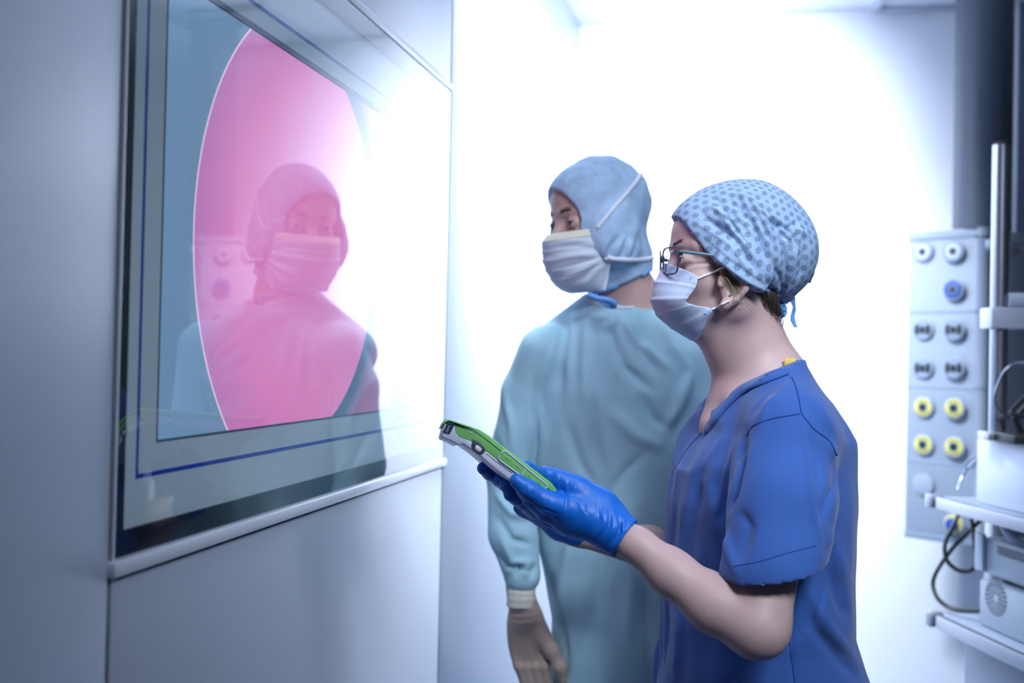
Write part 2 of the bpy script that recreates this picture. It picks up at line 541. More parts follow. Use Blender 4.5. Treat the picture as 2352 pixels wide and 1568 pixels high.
# ------------------------------------------------------------------ the room
XW, YB, ZC = -0.66, 3.70, 2.63
I3 = np.eye(3)
GY0, GY1, GZ0, GZ1 = 0.937, 2.094, 1.152, 1.958     # glass front of the built-in monitor
def wall_slab(name, y0, y1, z0, z1, mats='wall_panel', x0=XW-0.08, x1=XW, bevel=0.002):
    m = MB(); m.box(((x0+x1)/2, (y0+y1)/2, (z0+z1)/2), I3, ((x1-x0)/2, (y1-y0)/2, (z1-z0)/2), bevel)
    return m
JG = 0.0035
wl = MB()
for (y0, y1, z0, z1) in ((-1.2, 0.930-JG, 0, ZC), (0.930+JG, 2.090-JG, 0, 1.134-JG), (0.930+JG, 2.090-JG, GZ1+0.018, ZC), (2.090+JG, YB, 0, ZC)):
    wl.box((XW-0.04, (y0+y1)/2, (z0+z1)/2), I3, (0.04, (y1-y0)/2, (z1-z0)/2), 0.002)
structure(wl.build('wall_left', 'wall_panel'))
bk = MB()
bk.box((XW-0.075, 1.25, ZC/2), I3, (0.03, 2.45, ZC/2))
structure(bk.build('wall_left_backing', 'joint_grey')).name = 'trim_1'
m = MB(); m.box((XW-0.012, 1.51, 1.1435), I3, (0.022, 0.585, 0.0085), 0.004)
structure(m.build('trim_2', 'trim_white'))
m = MB(); m.box((XW-0.018, 1.51, GZ1+0.009), I3, (0.022, 0.585, 0.0075), 0.003)
structure(m.build('trim_3', 'trim_white'))
m = MB(); m.box((XW-0.020, 0.9330, 1.55), I3, (0.022, 0.0022, 0.42), 0.001)
m.box((XW-0.020, 2.0968, 1.55), I3, (0.022, 0.0022, 0.42), 0.001)
structure(m.build('trim_4', 'trim_white'))
# back wall up to the projecting corner behind the pendant, then the wall running away to the right
XC = 0.86
m = MB(); m.box((XW+(XC-XW)/2, YB+0.05, ZC/2), I3, ((XC-XW)/2, 0.05, ZC/2))
structure(m.build('wall_back', 'wall_paint'))
m = MB(); d = np.array([0.62, 0.785, 0]); d /= np.linalg.norm(d); nn = np.array([d[1], -d[0], 0])
m.box(np.array([XC, YB, ZC/2])+d*0.9-nn*0.05, np.array([d, nn, ZZ]), (0.9, 0.05, ZC/2))
structure(m.build('wall_right', 'wall_paint_shaded'))
m = MB(); m.box((0.9, 1.9, -0.03), I3, (1.7, 3.4, 0.03))
structure(m.build('floor', 'floor_vinyl'))
m = MB(); m.box((0.9, 1.9, ZC+0.03), I3, (1.7, 3.4, 0.03))
structure(m.build('ceiling', 'ceiling_white'))

# ------------------------------------------------------------------ ceiling fittings
def luminaire(x, y, tilt, label):
    t = thing('unseen_ceiling_light', label, 'light', (x, y, ZC), 'wall washer lights at the far end')
    ax = np.array([[1, 0, 0], [0, math.cos(tilt), math.sin(tilt)], [0, -math.sin(tilt), math.cos(tilt)]])
    h = MB(); h.box((x, y-0.02, ZC-0.028), ax, (0.28, 0.10, 0.012), 0.004)
    h.build('housing', 'trim_white', t)
    r = MB(); r.box((x, y-0.09, ZC-0.05), I3, (0.28, 0.004, 0.045), 0.002)
    r.build('reflector', 'steel', t)
luminaire(-0.34, 2.24, 0.0, 'white wall washer light on the ceiling, the one nearer the monitor wall')
luminaire(-0.06, 2.55, 0.0, 'white wall washer light on the ceiling, the one farther from the monitor wall')
for lx, ly, lb_ in ((0.75, 0.20, 'unseen square white frame of an added fill lamp in front of the two people'), (-0.12, 1.10, 'unseen square white frame of an added fill lamp above the space before the man in the gown'), (1.05, 0.98, 'unseen square white frame of an added fill lamp over the right side of the room')):
    t = thing('unseen_ceiling_light', lb_, 'light', (lx, ly, ZC))  # square frame made to house an added, unseen fill lamp
    m = MB()
    for sx, sy, hx, hy in ((0, 0.32, 0.34, 0.02), (0, -0.32, 0.34, 0.02), (0.32, 0, 0.02, 0.30), (-0.32, 0, 0.02, 0.30)):
        m.box((lx+sx, ly+sy, ZC-0.012), I3, (hx, hy, 0.012), 0.003)
    m.build('frame', 'trim_white', t)
# grey framed ceiling panel at the top edge of the picture
def ceiling_pt(x, y): return on_plane(x, y, ZZ, ZC)
e0 = ceiling_pt(2004, 14); e1 = ceiling_pt(2196, 8)
ux = e1-e0; ux[2] = 0; wl_ = np.linalg.norm(ux); ux /= wl_; uy = np.array([ux[1], -ux[0], 0])
t = thing('ceiling_panel', 'grey framed square panel in the ceiling beside the grey column', 'ceiling panel', tuple(e0))
m = MB()
s_ = 0.42
for a, b_, la, lb in ((s_/2, 0.012, s_/2, 0.012), (s_/2, s_-0.012, s_/2, 0.012), (0.012, s_/2, 0.012, s_/2-0.024), (s_-0.012, s_/2, 0.012, s_/2-0.024)):
    m.box(e0+ux*a+uy*b_+ZZ*(-0.012), np.array([ux, uy, ZZ]), (la, lb, 0.012), 0.003)
m.build('frame', 'pendant_side', t)
m = MB(); m.box(e0+ux*s_/2+uy*s_/2+ZZ*(-0.006), np.array([ux, uy, ZZ]), (s_/2-0.024, s_/2-0.024, 0.005))
m.build('panel', 'trim_white', t)

# ------------------------------------------------------------------ monitor built into the left wall
mon = thing('wall_monitor', 'large monitor built into the left wall, showing a round pink endoscope picture', 'monitor', (XW, 1.51, 1.152))
def frame_mesh(y0, y1, z0, z1, iy0, iy1, iz0, iz1, x, dx):
    m = MB()
    for (a, b_, c, d_) in ((y0, y1, z0, iz0), (y0, y1, iz1, z1), (y0, iy0, iz0, iz1), (iy1, y1, iz0, iz1)):
        m.box((x-dx/2, (a+b_)/2, (c+d_)/2), I3, (dx/2, (b_-a)/2, (d_-c)/2))
    return m
BY0, BY1, BZ0, BZ1 = 0.960, 2.072, 1.180, 1.928
DY0, DY1, DZ0, DZ1 = 1.027, 1.998, 1.272, 1.818
frame_mesh(GY0, GY1, GZ0, GZ1, BY0, BY1, BZ0, BZ1, XW-0.006, 0.004).build('black_border', 'frit_black', mon, smooth=False)
frame_mesh(BY0-0.003, BY1+0.003, BZ0-0.003, BZ1+0.003, DY0, DY1, DZ0, DZ1, XW-0.012, 0.006).build('bezel', 'bezel_grey', mon, smooth=False)
LY0, LY1, LZ0, LZ1 = 0.990, 2.036, 1.236, 1.853
frame_mesh(LY0-0.0022, LY1+0.0022, LZ0-0.0032, LZ1+0.0032, LY0+0.0022, LY1-0.0022, LZ0+0.0018, LZ1-0.0018, XW-0.0114, 0.002).build('blue_line', 'inlay_blue', mon, smooth=False)
frame_mesh(DY0-0.001, DY1+0.001, DZ0-0.0012, DZ1+0.008, DY0+0.001, DY1-0.001, DZ0+0.0012, DZ1, XW-0.0112, 0.010).build('display_edge', 'bezel_edge', mon, smooth=False)
mesh_world('display', [(XW-0.0145, DY0, DZ0), (XW-0.0145, DY1, DZ0), (XW-0.0145, DY1, DZ1), (XW-0.0145, DY0, DZ1)], [(0, 1, 2, 3)], 'display_screen', mon, False)
# maker's mark at the lower right of the bezel: dark square and small ticked emblem
m = MB()
m.box((XW-0.0116, 1.838, 1.254), I3, (0.0006, 0.007, 0.006))
for y, z, hy, hz in ((1.856, 1.2575, 0.010, 0.0012), (1.853, 1.2535, 0.007, 0.0012), (1.858, 1.2495, 0.012, 0.0012), (1.876, 1.2585, 0.006, 0.001)):
    m.box((XW-0.0116, y, z), np.array([[1, 0, 0], [0, 0.96, 0.28], [0, -0.28, 0.96]]), (0.0006, hy, hz))
m.build('emblem', 'bezel_edge', mon, smooth=False)
m = MB(); m.box((XW-0.0015, (GY0+GY1)/2, (GZ0+GZ1)/2), I3, (0.0015, (GY1-GY0)/2, (GZ1-GZ0)/2))
g = m.build('front_glass', 'front_glass', mon, smooth=False)
# only the outer face carries the reflection, as a coated pane

# ------------------------------------------------------------------ materials of the people
mat('skin', (0.58, 0.40, 0.38), rough=0.45, spec=0.35, noise=0.05, nscale=45, bump=0.12, bscale=700, sss=0.0)
mat('skin_man', (0.58, 0.37, 0.33), rough=0.45, spec=0.35, noise=0.06, nscale=45, bump=0.12, bscale=600, sss=0.0)
def freckles(name):
    m = MATS[name]; nt = m.node_tree; b = nt.nodes['Principled BSDF']
    src = b.inputs['Base Color'].links[0].from_socket
    tc = node(nt, 'ShaderNodeTexCoord')
    v = node(nt, 'ShaderNodeTexVoronoi'); v.inputs['Scale'].default_value = 70; v.inputs['Randomness'].default_value = 1.0
    nt.links.new(tc.outputs['Object'], v.inputs['Vector'])
    f = math_n(nt, 'LESS_THAN', v.outputs['Distance'], 0.085)
    w = node(nt, 'ShaderNodeSeparateColor'); nt.links.new(v.outputs['Color'], w.inputs[0])
    f = math_n(nt, 'MULTIPLY', f, math_n(nt, 'MULTIPLY', w.outputs[0], 0.45))
    mx = node(nt, 'ShaderNodeMix', data_type='RGBA'); nt.links.new(f, mx.inputs[0])
    nt.links.new(src, mx.inputs[6]); mx.inputs[7].default_value = (0.30, 0.15, 0.10, 1)
    nt.links.new(mx.outputs[2], b.inputs['Base Color'])
freckles('skin')
mat('scrub_blue', (0.040, 0.115, 0.39), rough=0.8, spec=0.2, noise=0.05, nscale=14, bump=0.10, bscale=900, sheen=0.25)
mat('scrub_seam', (0.024, 0.08, 0.33), rough=0.85, spec=0.15, noise=0.05)
mat('gown_teal', (0.37, 0.60, 0.71), rough=0.85, spec=0.2, noise=0.04, nscale=12, bump=0.08, bscale=900, sheen=0.2)
mat('gown_binding', (0.62, 0.70, 0.82), rough=0.8)
mat('glove_blue', (0.004, 0.14, 0.60), rough=0.42, spec=0.45, noise=0.05, nscale=30, bump=0.10, bscale=500)
mat('glove_latex', (0.44, 0.34, 0.29), rough=0.5, spec=0.35, noise=0.05)
mat('knit_cuff', (0.74, 0.72, 0.62), rough=0.9, noise=0.04)
mat('mask_pale', (0.52, 0.61, 0.79), rough=0.8, spec=0.15, noise=0.025, nscale=40, bump=0.08, bscale=1200)
mat('mask_mark', (0.34, 0.47, 0.70), rough=0.8)
mat('mask_white', (0.60, 0.69, 0.79), rough=0.8, spec=0.15, noise=0.03, nscale=30)
mat('mask_cream', (0.80, 0.77, 0.62), rough=0.8, noise=0.03)
mat('strap_white', (0.80, 0.83, 0.90), rough=0.8)
mat('hood_blue', (0.42, 0.58, 0.84), rough=0.85, spec=0.15, noise=0.32, nscale=45, bump=0.25, bscale=500, detail=5)
mat('tie_blue', (0.16, 0.42, 0.85), rough=0.8, noise=0.1, nscale=60)
mat('eye_white', (0.72, 0.74, 0.78), rough=0.15)
mat('iris', (0.05, 0.10, 0.16), rough=0.1)
mat('brow_brown', (0.10, 0.065, 0.05), rough=0.8)
mat('hair_blond', (0.36, 0.26, 0.16), rough=0.45, noise=0.3, nscale=80)
mat('hair_dark', (0.055, 0.042, 0.035), rough=0.55, noise=0.3, nscale=200)
mat('frame_grey', (0.035, 0.05, 0.075), rough=0.12, spec=0.7, noise=0.05)
mat('temple_grey', (0.12, 0.19, 0.26), rough=0.3, spec=0.4)
mat('tag_yellow', (0.85, 0.60, 0.13), rough=0.7)
mat('silver', (0.75, 0.78, 0.82), rough=0.15, metal=1.0)
mat('stone_dark', (0.10, 0.11, 0.12), rough=0.05, spec=0.9)
mat('vest_black', (0.012, 0.012, 0.018), rough=0.8)
mat('trouser_blue', (0.03, 0.10, 0.42), rough=0.8)
mat('clog_white', (0.65, 0.68, 0.72), rough=0.4)
def lens_material():
    m, nt, b = new_mat('spectacle_lens'); nt.nodes.remove(b)
    t = node(nt, 'ShaderNodeBsdfTransparent'); g = node(nt, 'ShaderNodeBsdfGlossy'); g.inputs['Roughness'].default_value = 0.02
    t.inputs[0].default_value = (0.95, 0.96, 1, 1)
    f = node(nt, 'ShaderNodeFresnel'); f.inputs['IOR'].default_value = 1.5
    ge = node(nt, 'ShaderNodeNewGeometry')
    k = math_n(nt, 'MULTIPLY', f.outputs[0], math_n(nt, 'SUBTRACT', 1.0, ge.outputs['Backfacing']))
    n = node(nt, 'ShaderNodeTexNoise')
    mx = node(nt, 'ShaderNodeMixShader'); nt.links.new(k, mx.inputs[0])
    nt.links.new(t.outputs[0], mx.inputs[1]); nt.links.new(g.outputs[0], mx.inputs[2])
    nt.links.new(mx.outputs[0], nt.nodes['Material Output'].inputs[0])
lens_material()
def cap_material():
    """thin blue fabric with flower-shaped clusters of small punched holes, laid out in the cloth's own coordinates"""
    m, nt, b = new_mat('cap_fabric')
    b.inputs['Roughness'].default_value = 0.85; b.inputs['Specular IOR Level'].default_value = 0.15
    at_ = node(nt, 'ShaderNodeAttribute'); at_.attribute_name = 'cloth'
    sp = node(nt, 'ShaderNodeSeparateXYZ'); nt.links.new(at_.outputs['Vector'], sp.inputs[0])
    u, v = sp.outputs[0], sp.outputs[1]
    def lattice(u, v, s):
        """distance to the nearest node of a hexagonal lattice of spacing s"""
        h = s*math.sqrt(3)
        out = []
        for ou, ov in ((0, 0), (s/2, h/2)):
            a = math_n(nt, 'WRAP', math_n(nt, 'ADD', u, ou), s/2, -s/2)
            c = math_n(nt, 'WRAP', math_n(nt, 'ADD', v, ov), h/2, -h/2)
            out.append(math_n(nt, 'SQRT', math_n(nt, 'ADD', math_n(nt, 'MULTIPLY', a, a), math_n(nt, 'MULTIPLY', c, c))))
        return math_n(nt, 'MINIMUM', out[0], out[1])
    big = lattice(u, v, 0.0172)
    small = lattice(v, u, 0.00175)
    hole = math_n(nt, 'MULTIPLY', math_n(nt, 'LESS_THAN', big, 0.0050), math_n(nt, 'LESS_THAN', small, 0.00058))
    nz = node(nt, 'ShaderNodeTexNoise'); nz.inputs['Scale'].default_value = 220; nz.inputs['Detail'].default_value = 5
    nt.links.new(at_.outputs['Vector'], nz.inputs['Vector'])
    mx = node(nt, 'ShaderNodeMix', data_type='RGBA'); nt.links.new(nz.outputs[0], mx.inputs[0])
    mx.inputs[6].default_value = (0.23, 0.36, 0.57, 1); mx.inputs[7].default_value = (0.41, 0.55, 0.76, 1)
    m2 = node(nt, 'ShaderNodeMix', data_type='RGBA'); nt.links.new(hole, m2.inputs[0])
    nt.links.new(mx.outputs[2], m2.inputs[6]); m2.inputs[7].default_value = (0.02, 0.025, 0.05, 1)
    nt.links.new(m2.outputs[2], b.inputs['Base Color'])
    bp = node(nt, 'ShaderNodeBump'); bp.inputs['Strength'].default_value = 0.15; bp.inputs['Distance'].default_value = 0.001
    nt.links.new(nz.outputs[0], bp.inputs['Height']); nt.links.new(bp.outputs[0], b.inputs['Normal'])
cap_material()

def horiz(yaw_left, toward):
    """unit horizontal direction: components to picture left and towards the camera"""
    v = -RH*yaw_left-FH*toward
    return v/np.linalg.norm(v)
class Frame:
    """axes of a person: F forward, L to the person's left, U up; px() finds the place seen at a picture point on the plane L = l"""
    def __init__(s, O, F, pitch=0.0):
        s.O = np.asarray(O, float); L = np.cross(ZZ, F); L /= np.linalg.norm(L)
        s.L = L; s.F = F*math.cos(pitch)+ZZ*math.sin(pitch); s.U = np.cross(s.F, L)
        s.ax = np.array([s.F, s.L, s.U])
    def px(s, x, y, l=0.0): return on_plane(x, y, s.L, s.O@s.L+l)
    def w(s, f, l, u): return s.O+s.F*f+s.L*l+s.U*u

def head_volumes(B, fr, k=1.0):
    """skull, face, nose, eye sockets, lids, jaw and ears around fr.O (eye level, above the ear)"""
    w = lambda f, l, u: fr.w(f*k, l*k, u*k)
    E = lambda f, l, u, r, kk=0.012, op='u', ax=None: B.ell(w(f, l, u), np.array(r)*k, fr.ax if ax is None else ax, kk, op)
    E(-0.008, 0, 0.040, (0.100, 0.076, 0.088), 0.01)
    E(0.045, 0, 0.040, (0.050, 0.062, 0.056), 0.02)
    E(0.042, 0, -0.040, (0.048, 0.057, 0.076), 0.02)
    E(0.064, 0, -0.066, (0.034, 0.034, 0.034), 0.02)
    E(0.052, 0, -0.088, (0.020, 0.022, 0.018), 0.02)
    for s in (-1, 1):
        B.cap(w(0.050, 0.010*s, -0.089), w(0.000, 0.050*s, -0.064), 0.015*k, 0.018*k, 0.025)
        B.cap(w(0.000, 0.052*s, -0.064), w(-0.006, 0.058*s, -0.02), 0.016*k, 0.014*k, 0.025)
        E(0.055, 0.043*s, -0.030, (0.026, 0.020, 0.020), 0.02)
        B.cap(w(0.087, 0.010*s, 0.017), w(0.068, 0.048*s, 0.020), 0.010*k, 0.010*k, 0.012)
        E(0.097, 0.033*s, -0.003, (0.016, 0.020, 0.013), 0.012, 's')
        E(0.0760, 0.032*s, -0.002, (0.0148, 0.0155, 0.0145), 0.006)
        E(0.0915, 0.032*s, -0.0035, (0.0090, 0.0130, 0.0036), 0.001, 's')
        # ear: tilted bowl, raised rim, lobe
        ea = np.array([fr.F*math.cos(0.5)+fr.U*math.sin(-0.25)*0+fr.L*s*-0.45, fr.L*s, fr.U])
        ea[0] -= ea[0]@fr.U*fr.U; ea[0] /= np.linalg.norm(ea[0]); ea[1] = np.cross(fr.U, ea[0])
        ef, eu = 0.034, -0.024
        E(-0.018+ef, 0.080*s, -0.012+eu, (0.020, 0.007, 0.032), 0.006, 'u', ea)
        rim = [(0.000, 0.079, 0.008), (-0.008, 0.084, 0.020), (-0.020, 0.089, 0.024), (-0.034, 0.093, 0.016), (-0.039, 0.094, 0.000), (-0.034, 0.091, -0.018), (-0.022, 0.086, -0.034), (-0.010, 0.080, -0.043)]
        B.chain([w(f+ef, l*s, u+eu) for f, l, u in rim], [0.0045*k]*6+[0.006*k, 0.0085*k], 0.004)
        E(-0.015+ef, 0.091*s, -0.014+eu, (0.013, 0.012, 0.018), 0.004, 's', ea)
        B.cap(w(0.000+ef, 0.077*s, -0.004+eu), w(0.001+ef, 0.079*s, -0.014+eu), 0.0045*k, 0.005*k, 0.004)
    B.cap(w(0.089, 0, 0.000), w(0.106, 0, -0.037), 0.0075*k, 0.0100*k, 0.012)
    for s in (-1, 1): B.cap(w(0.098, 0.011*s, -0.042), w(0.091, 0.014*s, -0.041), 0.008*k, 0.007*k, 0.008)
def eyes(fr, k, parent, gaze=(1, 0, 0)):
    for s in (-1, 1):
        c = fr.w(0.0765*k, 0.032*s*k, -0.002*k); r = 0.0136*k
        g = fr.F*gaze[0]+fr.L*gaze[1]+fr.U*gaze[2]; g /= np.linalg.norm(g)
        m = MB()
        prof = [(r*math.sin(q), -r*math.cos(q)) for q in np.linspace(0.05, math.pi-0.42, 14)]
        m.lathe(c, g, prof, 20)
        o = m.build('eye', 'eye_white', parent)
        m2 = MB(); m2.lathe(c, g, [(r*math.sin(q)*1.005, -r*math.cos(q)*1.005) for q in np.linspace(math.pi-0.46, math.pi-0.03, 8)], 20)
        m2.build('iris', 'iris', o)
        cl_ = fr.w(0.0760*k, 0.032*s*k, -0.002*k)
        m3 = MB(); m3.tube([cl_+fr.F*0.0150*k*math.cos(q*0.75)+fr.L*0.0140*k*math.sin(q)+fr.U*(0.0022-0.0012*q*q)*k for q in np.linspace(-0.95, 0.95, 14)], 0.0008*k, 6); m3.build('eyelashes', 'brow_brown', o)
def set_cloth_coords(o, fr, rot):
    """cloth coordinates: distances along the surface of the cap, unrolled from the side of the head"""
    me = o.data
    n = len(me.vertices); V = np.zeros(n*3); me.vertices.foreach_get('co', V); V = V.reshape(-1, 3)+root_world(o.parent)
    P = V-fr.O; f, l, u = P@fr.F, P@fr.L, P@fr.U
    rr = np.linalg.norm(P, axis=1); q = np.arccos(np.clip(l/rr, -1, 1)); s = 0.105*q/np.maximum(np.hypot(f, u), 1e-6)
    a, b = f*s, u*s
    c = np.stack([a*math.cos(rot)-b*math.sin(rot), a*math.sin(rot)+b*math.cos(rot), l*0], 1)
    at_ = me.attributes.new('cloth', 'FLOAT_VECTOR', 'POINT'); at_.data.foreach_set('vector', c.ravel())

def strands(name, curves, r, matname, parent, seg=4):
    m = MB()
    for P in curves:
        n = len(P)
        m.tube(P, [r*(1-0.75*i/(n-1)) for i in range(n)], seg, False)
    return m.build(name, matname, parent, True, None)
def legs_and_feet(B, fr, O, h, hw=0.09):
    for s in (-1, 1):
        hip = O+fr.L*hw*s; hip = np.array([hip[0], hip[1], h])
        kn = hip+np.array([0, 0, -h*0.49])+fr.F*0.01; an = np.array([hip[0], hip[1], 0.09])-fr.F*0.01
        B.chain([hip, kn, an], [0.085*hw/0.09, 0.058, 0.042], 0.03)
        B.cap(np.array([an[0], an[1], 0.045])-fr.F*0.03, np.array([an[0], an[1], 0.035])+fr.F*0.13, 0.036, 0.028, 0.02)
def lower_clothes(fr, O, h, parent, hw=0.09, k=1.0):
    t = Body()
    for s in (-1, 1):
        hip = O+fr.L*hw*s; hip = np.array([hip[0], hip[1], h]); an = np.array([hip[0], hip[1], 0.10])
        t.chain([hip, hip*0.5+an*0.5, an], [0.108*k, 0.086*k, 0.072*k], 0.03)
    V, F = t.mesh(0.012, None, 2)
    mesh_world('trousers', V, F, 'trouser_blue', parent)
    for s in (-1, 1):
        b = O+fr.L*hw*s
        c = Body()
        c.cap(np.array([b[0], b[1], 0.055])-fr.F*0.045, np.array([b[0], b[1], 0.046])+fr.F*0.14, 0.048, 0.044, 0.02)
        c.fn(lambda X, Y, Z: 0.0-Z, (-9, -9, -9), (9, 9, 9))
        V, F = c.mesh(0.006, None, 2)
        mesh_world('clog', V, F, 'clog_white', parent)

# ------------------------------------------------------------------ the woman in blue scrubs
WH = at(1678, 612, 1.60)                                   # between the ears at eye level
fwv = horiz(math.cos(math.radians(12)), math.sin(math.radians(12)))
WF = Frame(WH, fwv)                                         # body frame
WHD = Frame(WH, horiz(math.cos(math.radians(4)), math.sin(math.radians(4))), math.radians(5))
WM = Frame(WH, horiz(math.cos(math.radians(5)), math.sin(math.radians(5))))
p = WF.px
woman = thing('person', 'person in royal blue short-sleeved scrubs, glasses and patterned blue cap holding a green tablet', 'person', (WH[0], WH[1], 0.0))
WO = np.array([WH[0], WH[1], 0.0])-fwv*0.03
WK = 1.02
LT = 0.105                                                   # near side of the tablet

# hand key points (near hand: left, palm up under the tablet; far hand: right)
def near_hand(B, g=0.0):
    q = lambda x, y, l: p(x, y, l)
    B.chain([q(1470, 1254, 0.150), q(1438, 1238, 0.135), q(1400, 1212, 0.122), q(1350, 1186, 0.112)], [0.0245+g, 0.0235+g, 0.027+g, 0.030+g], 0.02)
    B.ell(q(1372, 1180, 0.100), (0.044+g, 0.026+g, 0.033+g), np.array([-(q(1372, 1180, .1)-q(1280, 1150, .1))/np.linalg.norm(q(1372, 1180, .1)-q(1280, 1150, .1)), WF.L, np.cross((q(1280, 1150, .1)-q(1372, 1180, .1))/np.linalg.norm(q(1372, 1180, .1)-q(1280, 1150, .1)), WF.L)]), 0.02)
    B.ell(q(1310, 1178, 0.100), (0.030+g, 0.026+g, 0.030+g), WF.ax, 0.02)
    # thumb over the top
    B.chain([q(1378, 1156, 0.108), q(1325, 1122, 0.102), q(1285, 1103, 0.094), q(1252, 1087, 0.086)], [0.022+g, 0.0165+g, 0.0125+g, 0.0105+g], 0.012)
    # index along the lower edge of the near side
    B.chain([q(1318, 1172, 0.112), q(1262, 1155, 0.114), q(1216, 1126, 0.113), q(1187, 1104, 0.111)], [0.0215+g, 0.0150+g, 0.0122+g, 0.0098+g], 0.008)
    # middle, ring and little finger under the tablet
    B.chain([q(1305, 1192, 0.098), q(1258, 1176, 0.094), q(1222, 1148, 0.080), q(1200, 1126, 0.066)], [0.020+g, 0.0130+g, 0.0112+g, 0.0092+g], 0.006)
    B.chain([q(1300, 1200, 0.078), q(1258, 1186, 0.066), q(1232, 1160, 0.046), q(1218, 1140, 0.030)], [0.019+g, 0.0125+g, 0.0108+g, 0.0090+g], 0.006)
    B.chain([q(1305, 1200, 0.058), q(1272, 1188, 0.044), q(1255, 1168, 0.028), q(1245, 1150, 0.016)], [0.017+g, 0.0110+g, 0.0095+g, 0.0080+g], 0.006)
FL = -0.145                                                  # far side of the tablet
def far_hand(B, g=0.0):
    q = lambda x, y, l: p(x, y, l)
    B.chain([q(1330, 1222, -0.150), q(1290, 1200, -0.140), q(1258, 1178, -0.130)], [0.023+g, 0.026+g, 0.026+g], 0.02)
    B.ell(q(1240, 1165, -0.118), (0.044+g, 0.030+g, 0.022+g), WF.ax, 0.02)
    B.chain([q(1270, 1120, -0.135), q(1232, 1092, -0.118), q(1208, 1072, -0.098)], [0.018+g, 0.0125+g, 0.0105+g], 0.01)
    # four fingers wrapping under the tablet towards the camera
    B.chain([q(1215, 1140, -0.105), q(1150, 1100, -0.062), q(1124, 1084, -0.040), q(1110, 1075, -0.022)], [0.018+g, 0.0118+g, 0.0105+g, 0.0092+g], 0.006)
    B.chain([q(1218, 1155, -0.095), q(1178, 1122, -0.050), q(1160, 1108, -0.026), q(1150, 1100, -0.012)], [0.018+g, 0.0128+g, 0.0115+g, 0.0098+g], 0.005)
    B.chain([q(1225, 1162, -0.085), q(1192, 1132, -0.040), q(1178, 1122, -0.018), q(1165, 1116, 0.002)], [0.018+g, 0.0128+g, 0.0112+g, 0.0098+g], 0.005)
    B.chain([q(1230, 1168, -0.078), q(1200, 1150, -0.034), q(1186, 1142, -0.012), q(1172, 1136, 0.004)], [0.017+g, 0.0122+g, 0.0108+g, 0.0095+g], 0.005)

B = Body()
head_volumes(B, WHD, WK)
B.chain([p(1698, 730), p(1716, 800), p(1745, 880)], [0.056, 0.0570, 0.059], 0.03)
B.cap(p(1640, 752), p(1700, 830), 0.024, 0.030, 0.035)
for s in (-1, 1):
    B.cap(p(1765, 880, 0.02*s), p(1812, 1000, 0.12*s), 0.038, 0.028, 0.04)
    B.cap(p(1676, 912, 0.012*s), p(1735, 955, 0.10*s), 0.018, 0.016, 0.03)
B.chain([p(1654, 978), p(1678, 940), p(1712, 918)], [0.030, 0.031, 0.032], 0.012)
B.ell(p(1758, 1075), (0.098, 0.130, 0.19), WF.ax, 0.04)
B.ell(p(1752, 1330), (0.100, 0.135, 0.24), WF.ax, 0.04)
B.ell(p(1760, 1560), (0.108, 0.155, 0.17), WF.ax, 0.04)
legs_and_feet(B, WF, WO, 0.86)
ELB = p(1738, 1436, 0.245)
B.chain([p(1812, 1010, 0.140), p(1790, 1180, 0.205), ELB], [0.040, 0.043, 0.0415], 0.03)
B.chain([ELB, p(1640, 1386, 0.212), p(1540, 1313, 0.172), p(1470, 1257, 0.150)], [0.0410, 0.0370, 0.0300, 0.0240], 0.02)
ELF = p(1700, 1400, -0.235)
B.chain([p(1800, 1010, -0.14), ELF], [0.04, 0.042], 0.03)
B.chain([ELF, p(1490, 1258, -0.19), p(1330, 1222, -0.150)], [0.042, 0.036, 0.023], 0.02)
near_hand(B, -0.0050); far_hand(B, -0.0035)
V, F = B.mesh(0.0045, (WH-np.array([0.16, 0.16, 0.18]), WH+np.array([0.16, 0.16, 0.16]), 0.0017), 2)
wbody = mesh_world('body', V, F, 'skin', woman)
BW = bvh_of(V, F)
eyes(WHD, WK, woman, (1, 0, 0.02))

# eyebrow hairs
for s in (1, -1):
    cs = []
    for i in range(70):
        t = i/69+rng.normal()*0.01
        c0 = WHD.w((0.0985-0.022*t*t-0.004*t)*WK, (0.014+0.036*t)*s*WK, (0.0205+0.007*math.sin(2.3*t)+rng.normal()*0.0016)*WK)
        d = WHD.L*s*0.8+WHD.U*(0.35-0.5*t)-WHD.F*0.35
        cs.append([c0, c0+d*0.004, c0+d*0.008-WHD.F*0.001])
    strands('eyebrow', cs, 0.0004, 'brow_brown', woman)

# ---- scrub top
top = Body()
def lev(y, xf, xb, b, cut=0.90):
    a = p((xf+xb)/2, y); h = np.linalg.norm(p(xf, y)-p(xb, y))/2*cut
    return (a[2], a[0], a[1], h, b)
LEVELS = [lev(842, 1702, 1822, 0.070), lev(880, 1668, 1856, 0.100), lev(920, 1632, 1892, 0.135), lev(960, 1600, 1918, 0.163), lev(1000, 1573, 1938, 0.178), lev(1060, 1552, 1940, 0.186), lev(1150, 1538, 1942, 0.19), lev(1300, 1530, 1938, 0.188), lev(1430, 1524, 1938, 0.188), lev(1500, 1520, 1960, 0.196), lev(1568, 1516, 1986, 0.205), lev(1690, 1510, 2010, 0.215)]
top.loft(LEVELS, WF.F, WF.L, 0.02, ex=2.0)
for s in (-1, 1):
    top.cap(p(1772, 875, 0.05*s), p(1822, 985, 0.150*s), 0.050, 0.052, 0.045)
SH, SE = p(1812, 1000, 0.150), p(1776, 1330, 0.236)
top.chain([SH, SH*0.5+SE*0.5, SE], [0.066, 0.069, 0.070], 0.03)
SHF, SEF = p(1790, 1000, -0.150), p(1730, 1290, -0.222)
top.chain([SHF, SEF], [0.066, 0.062], 0.03)
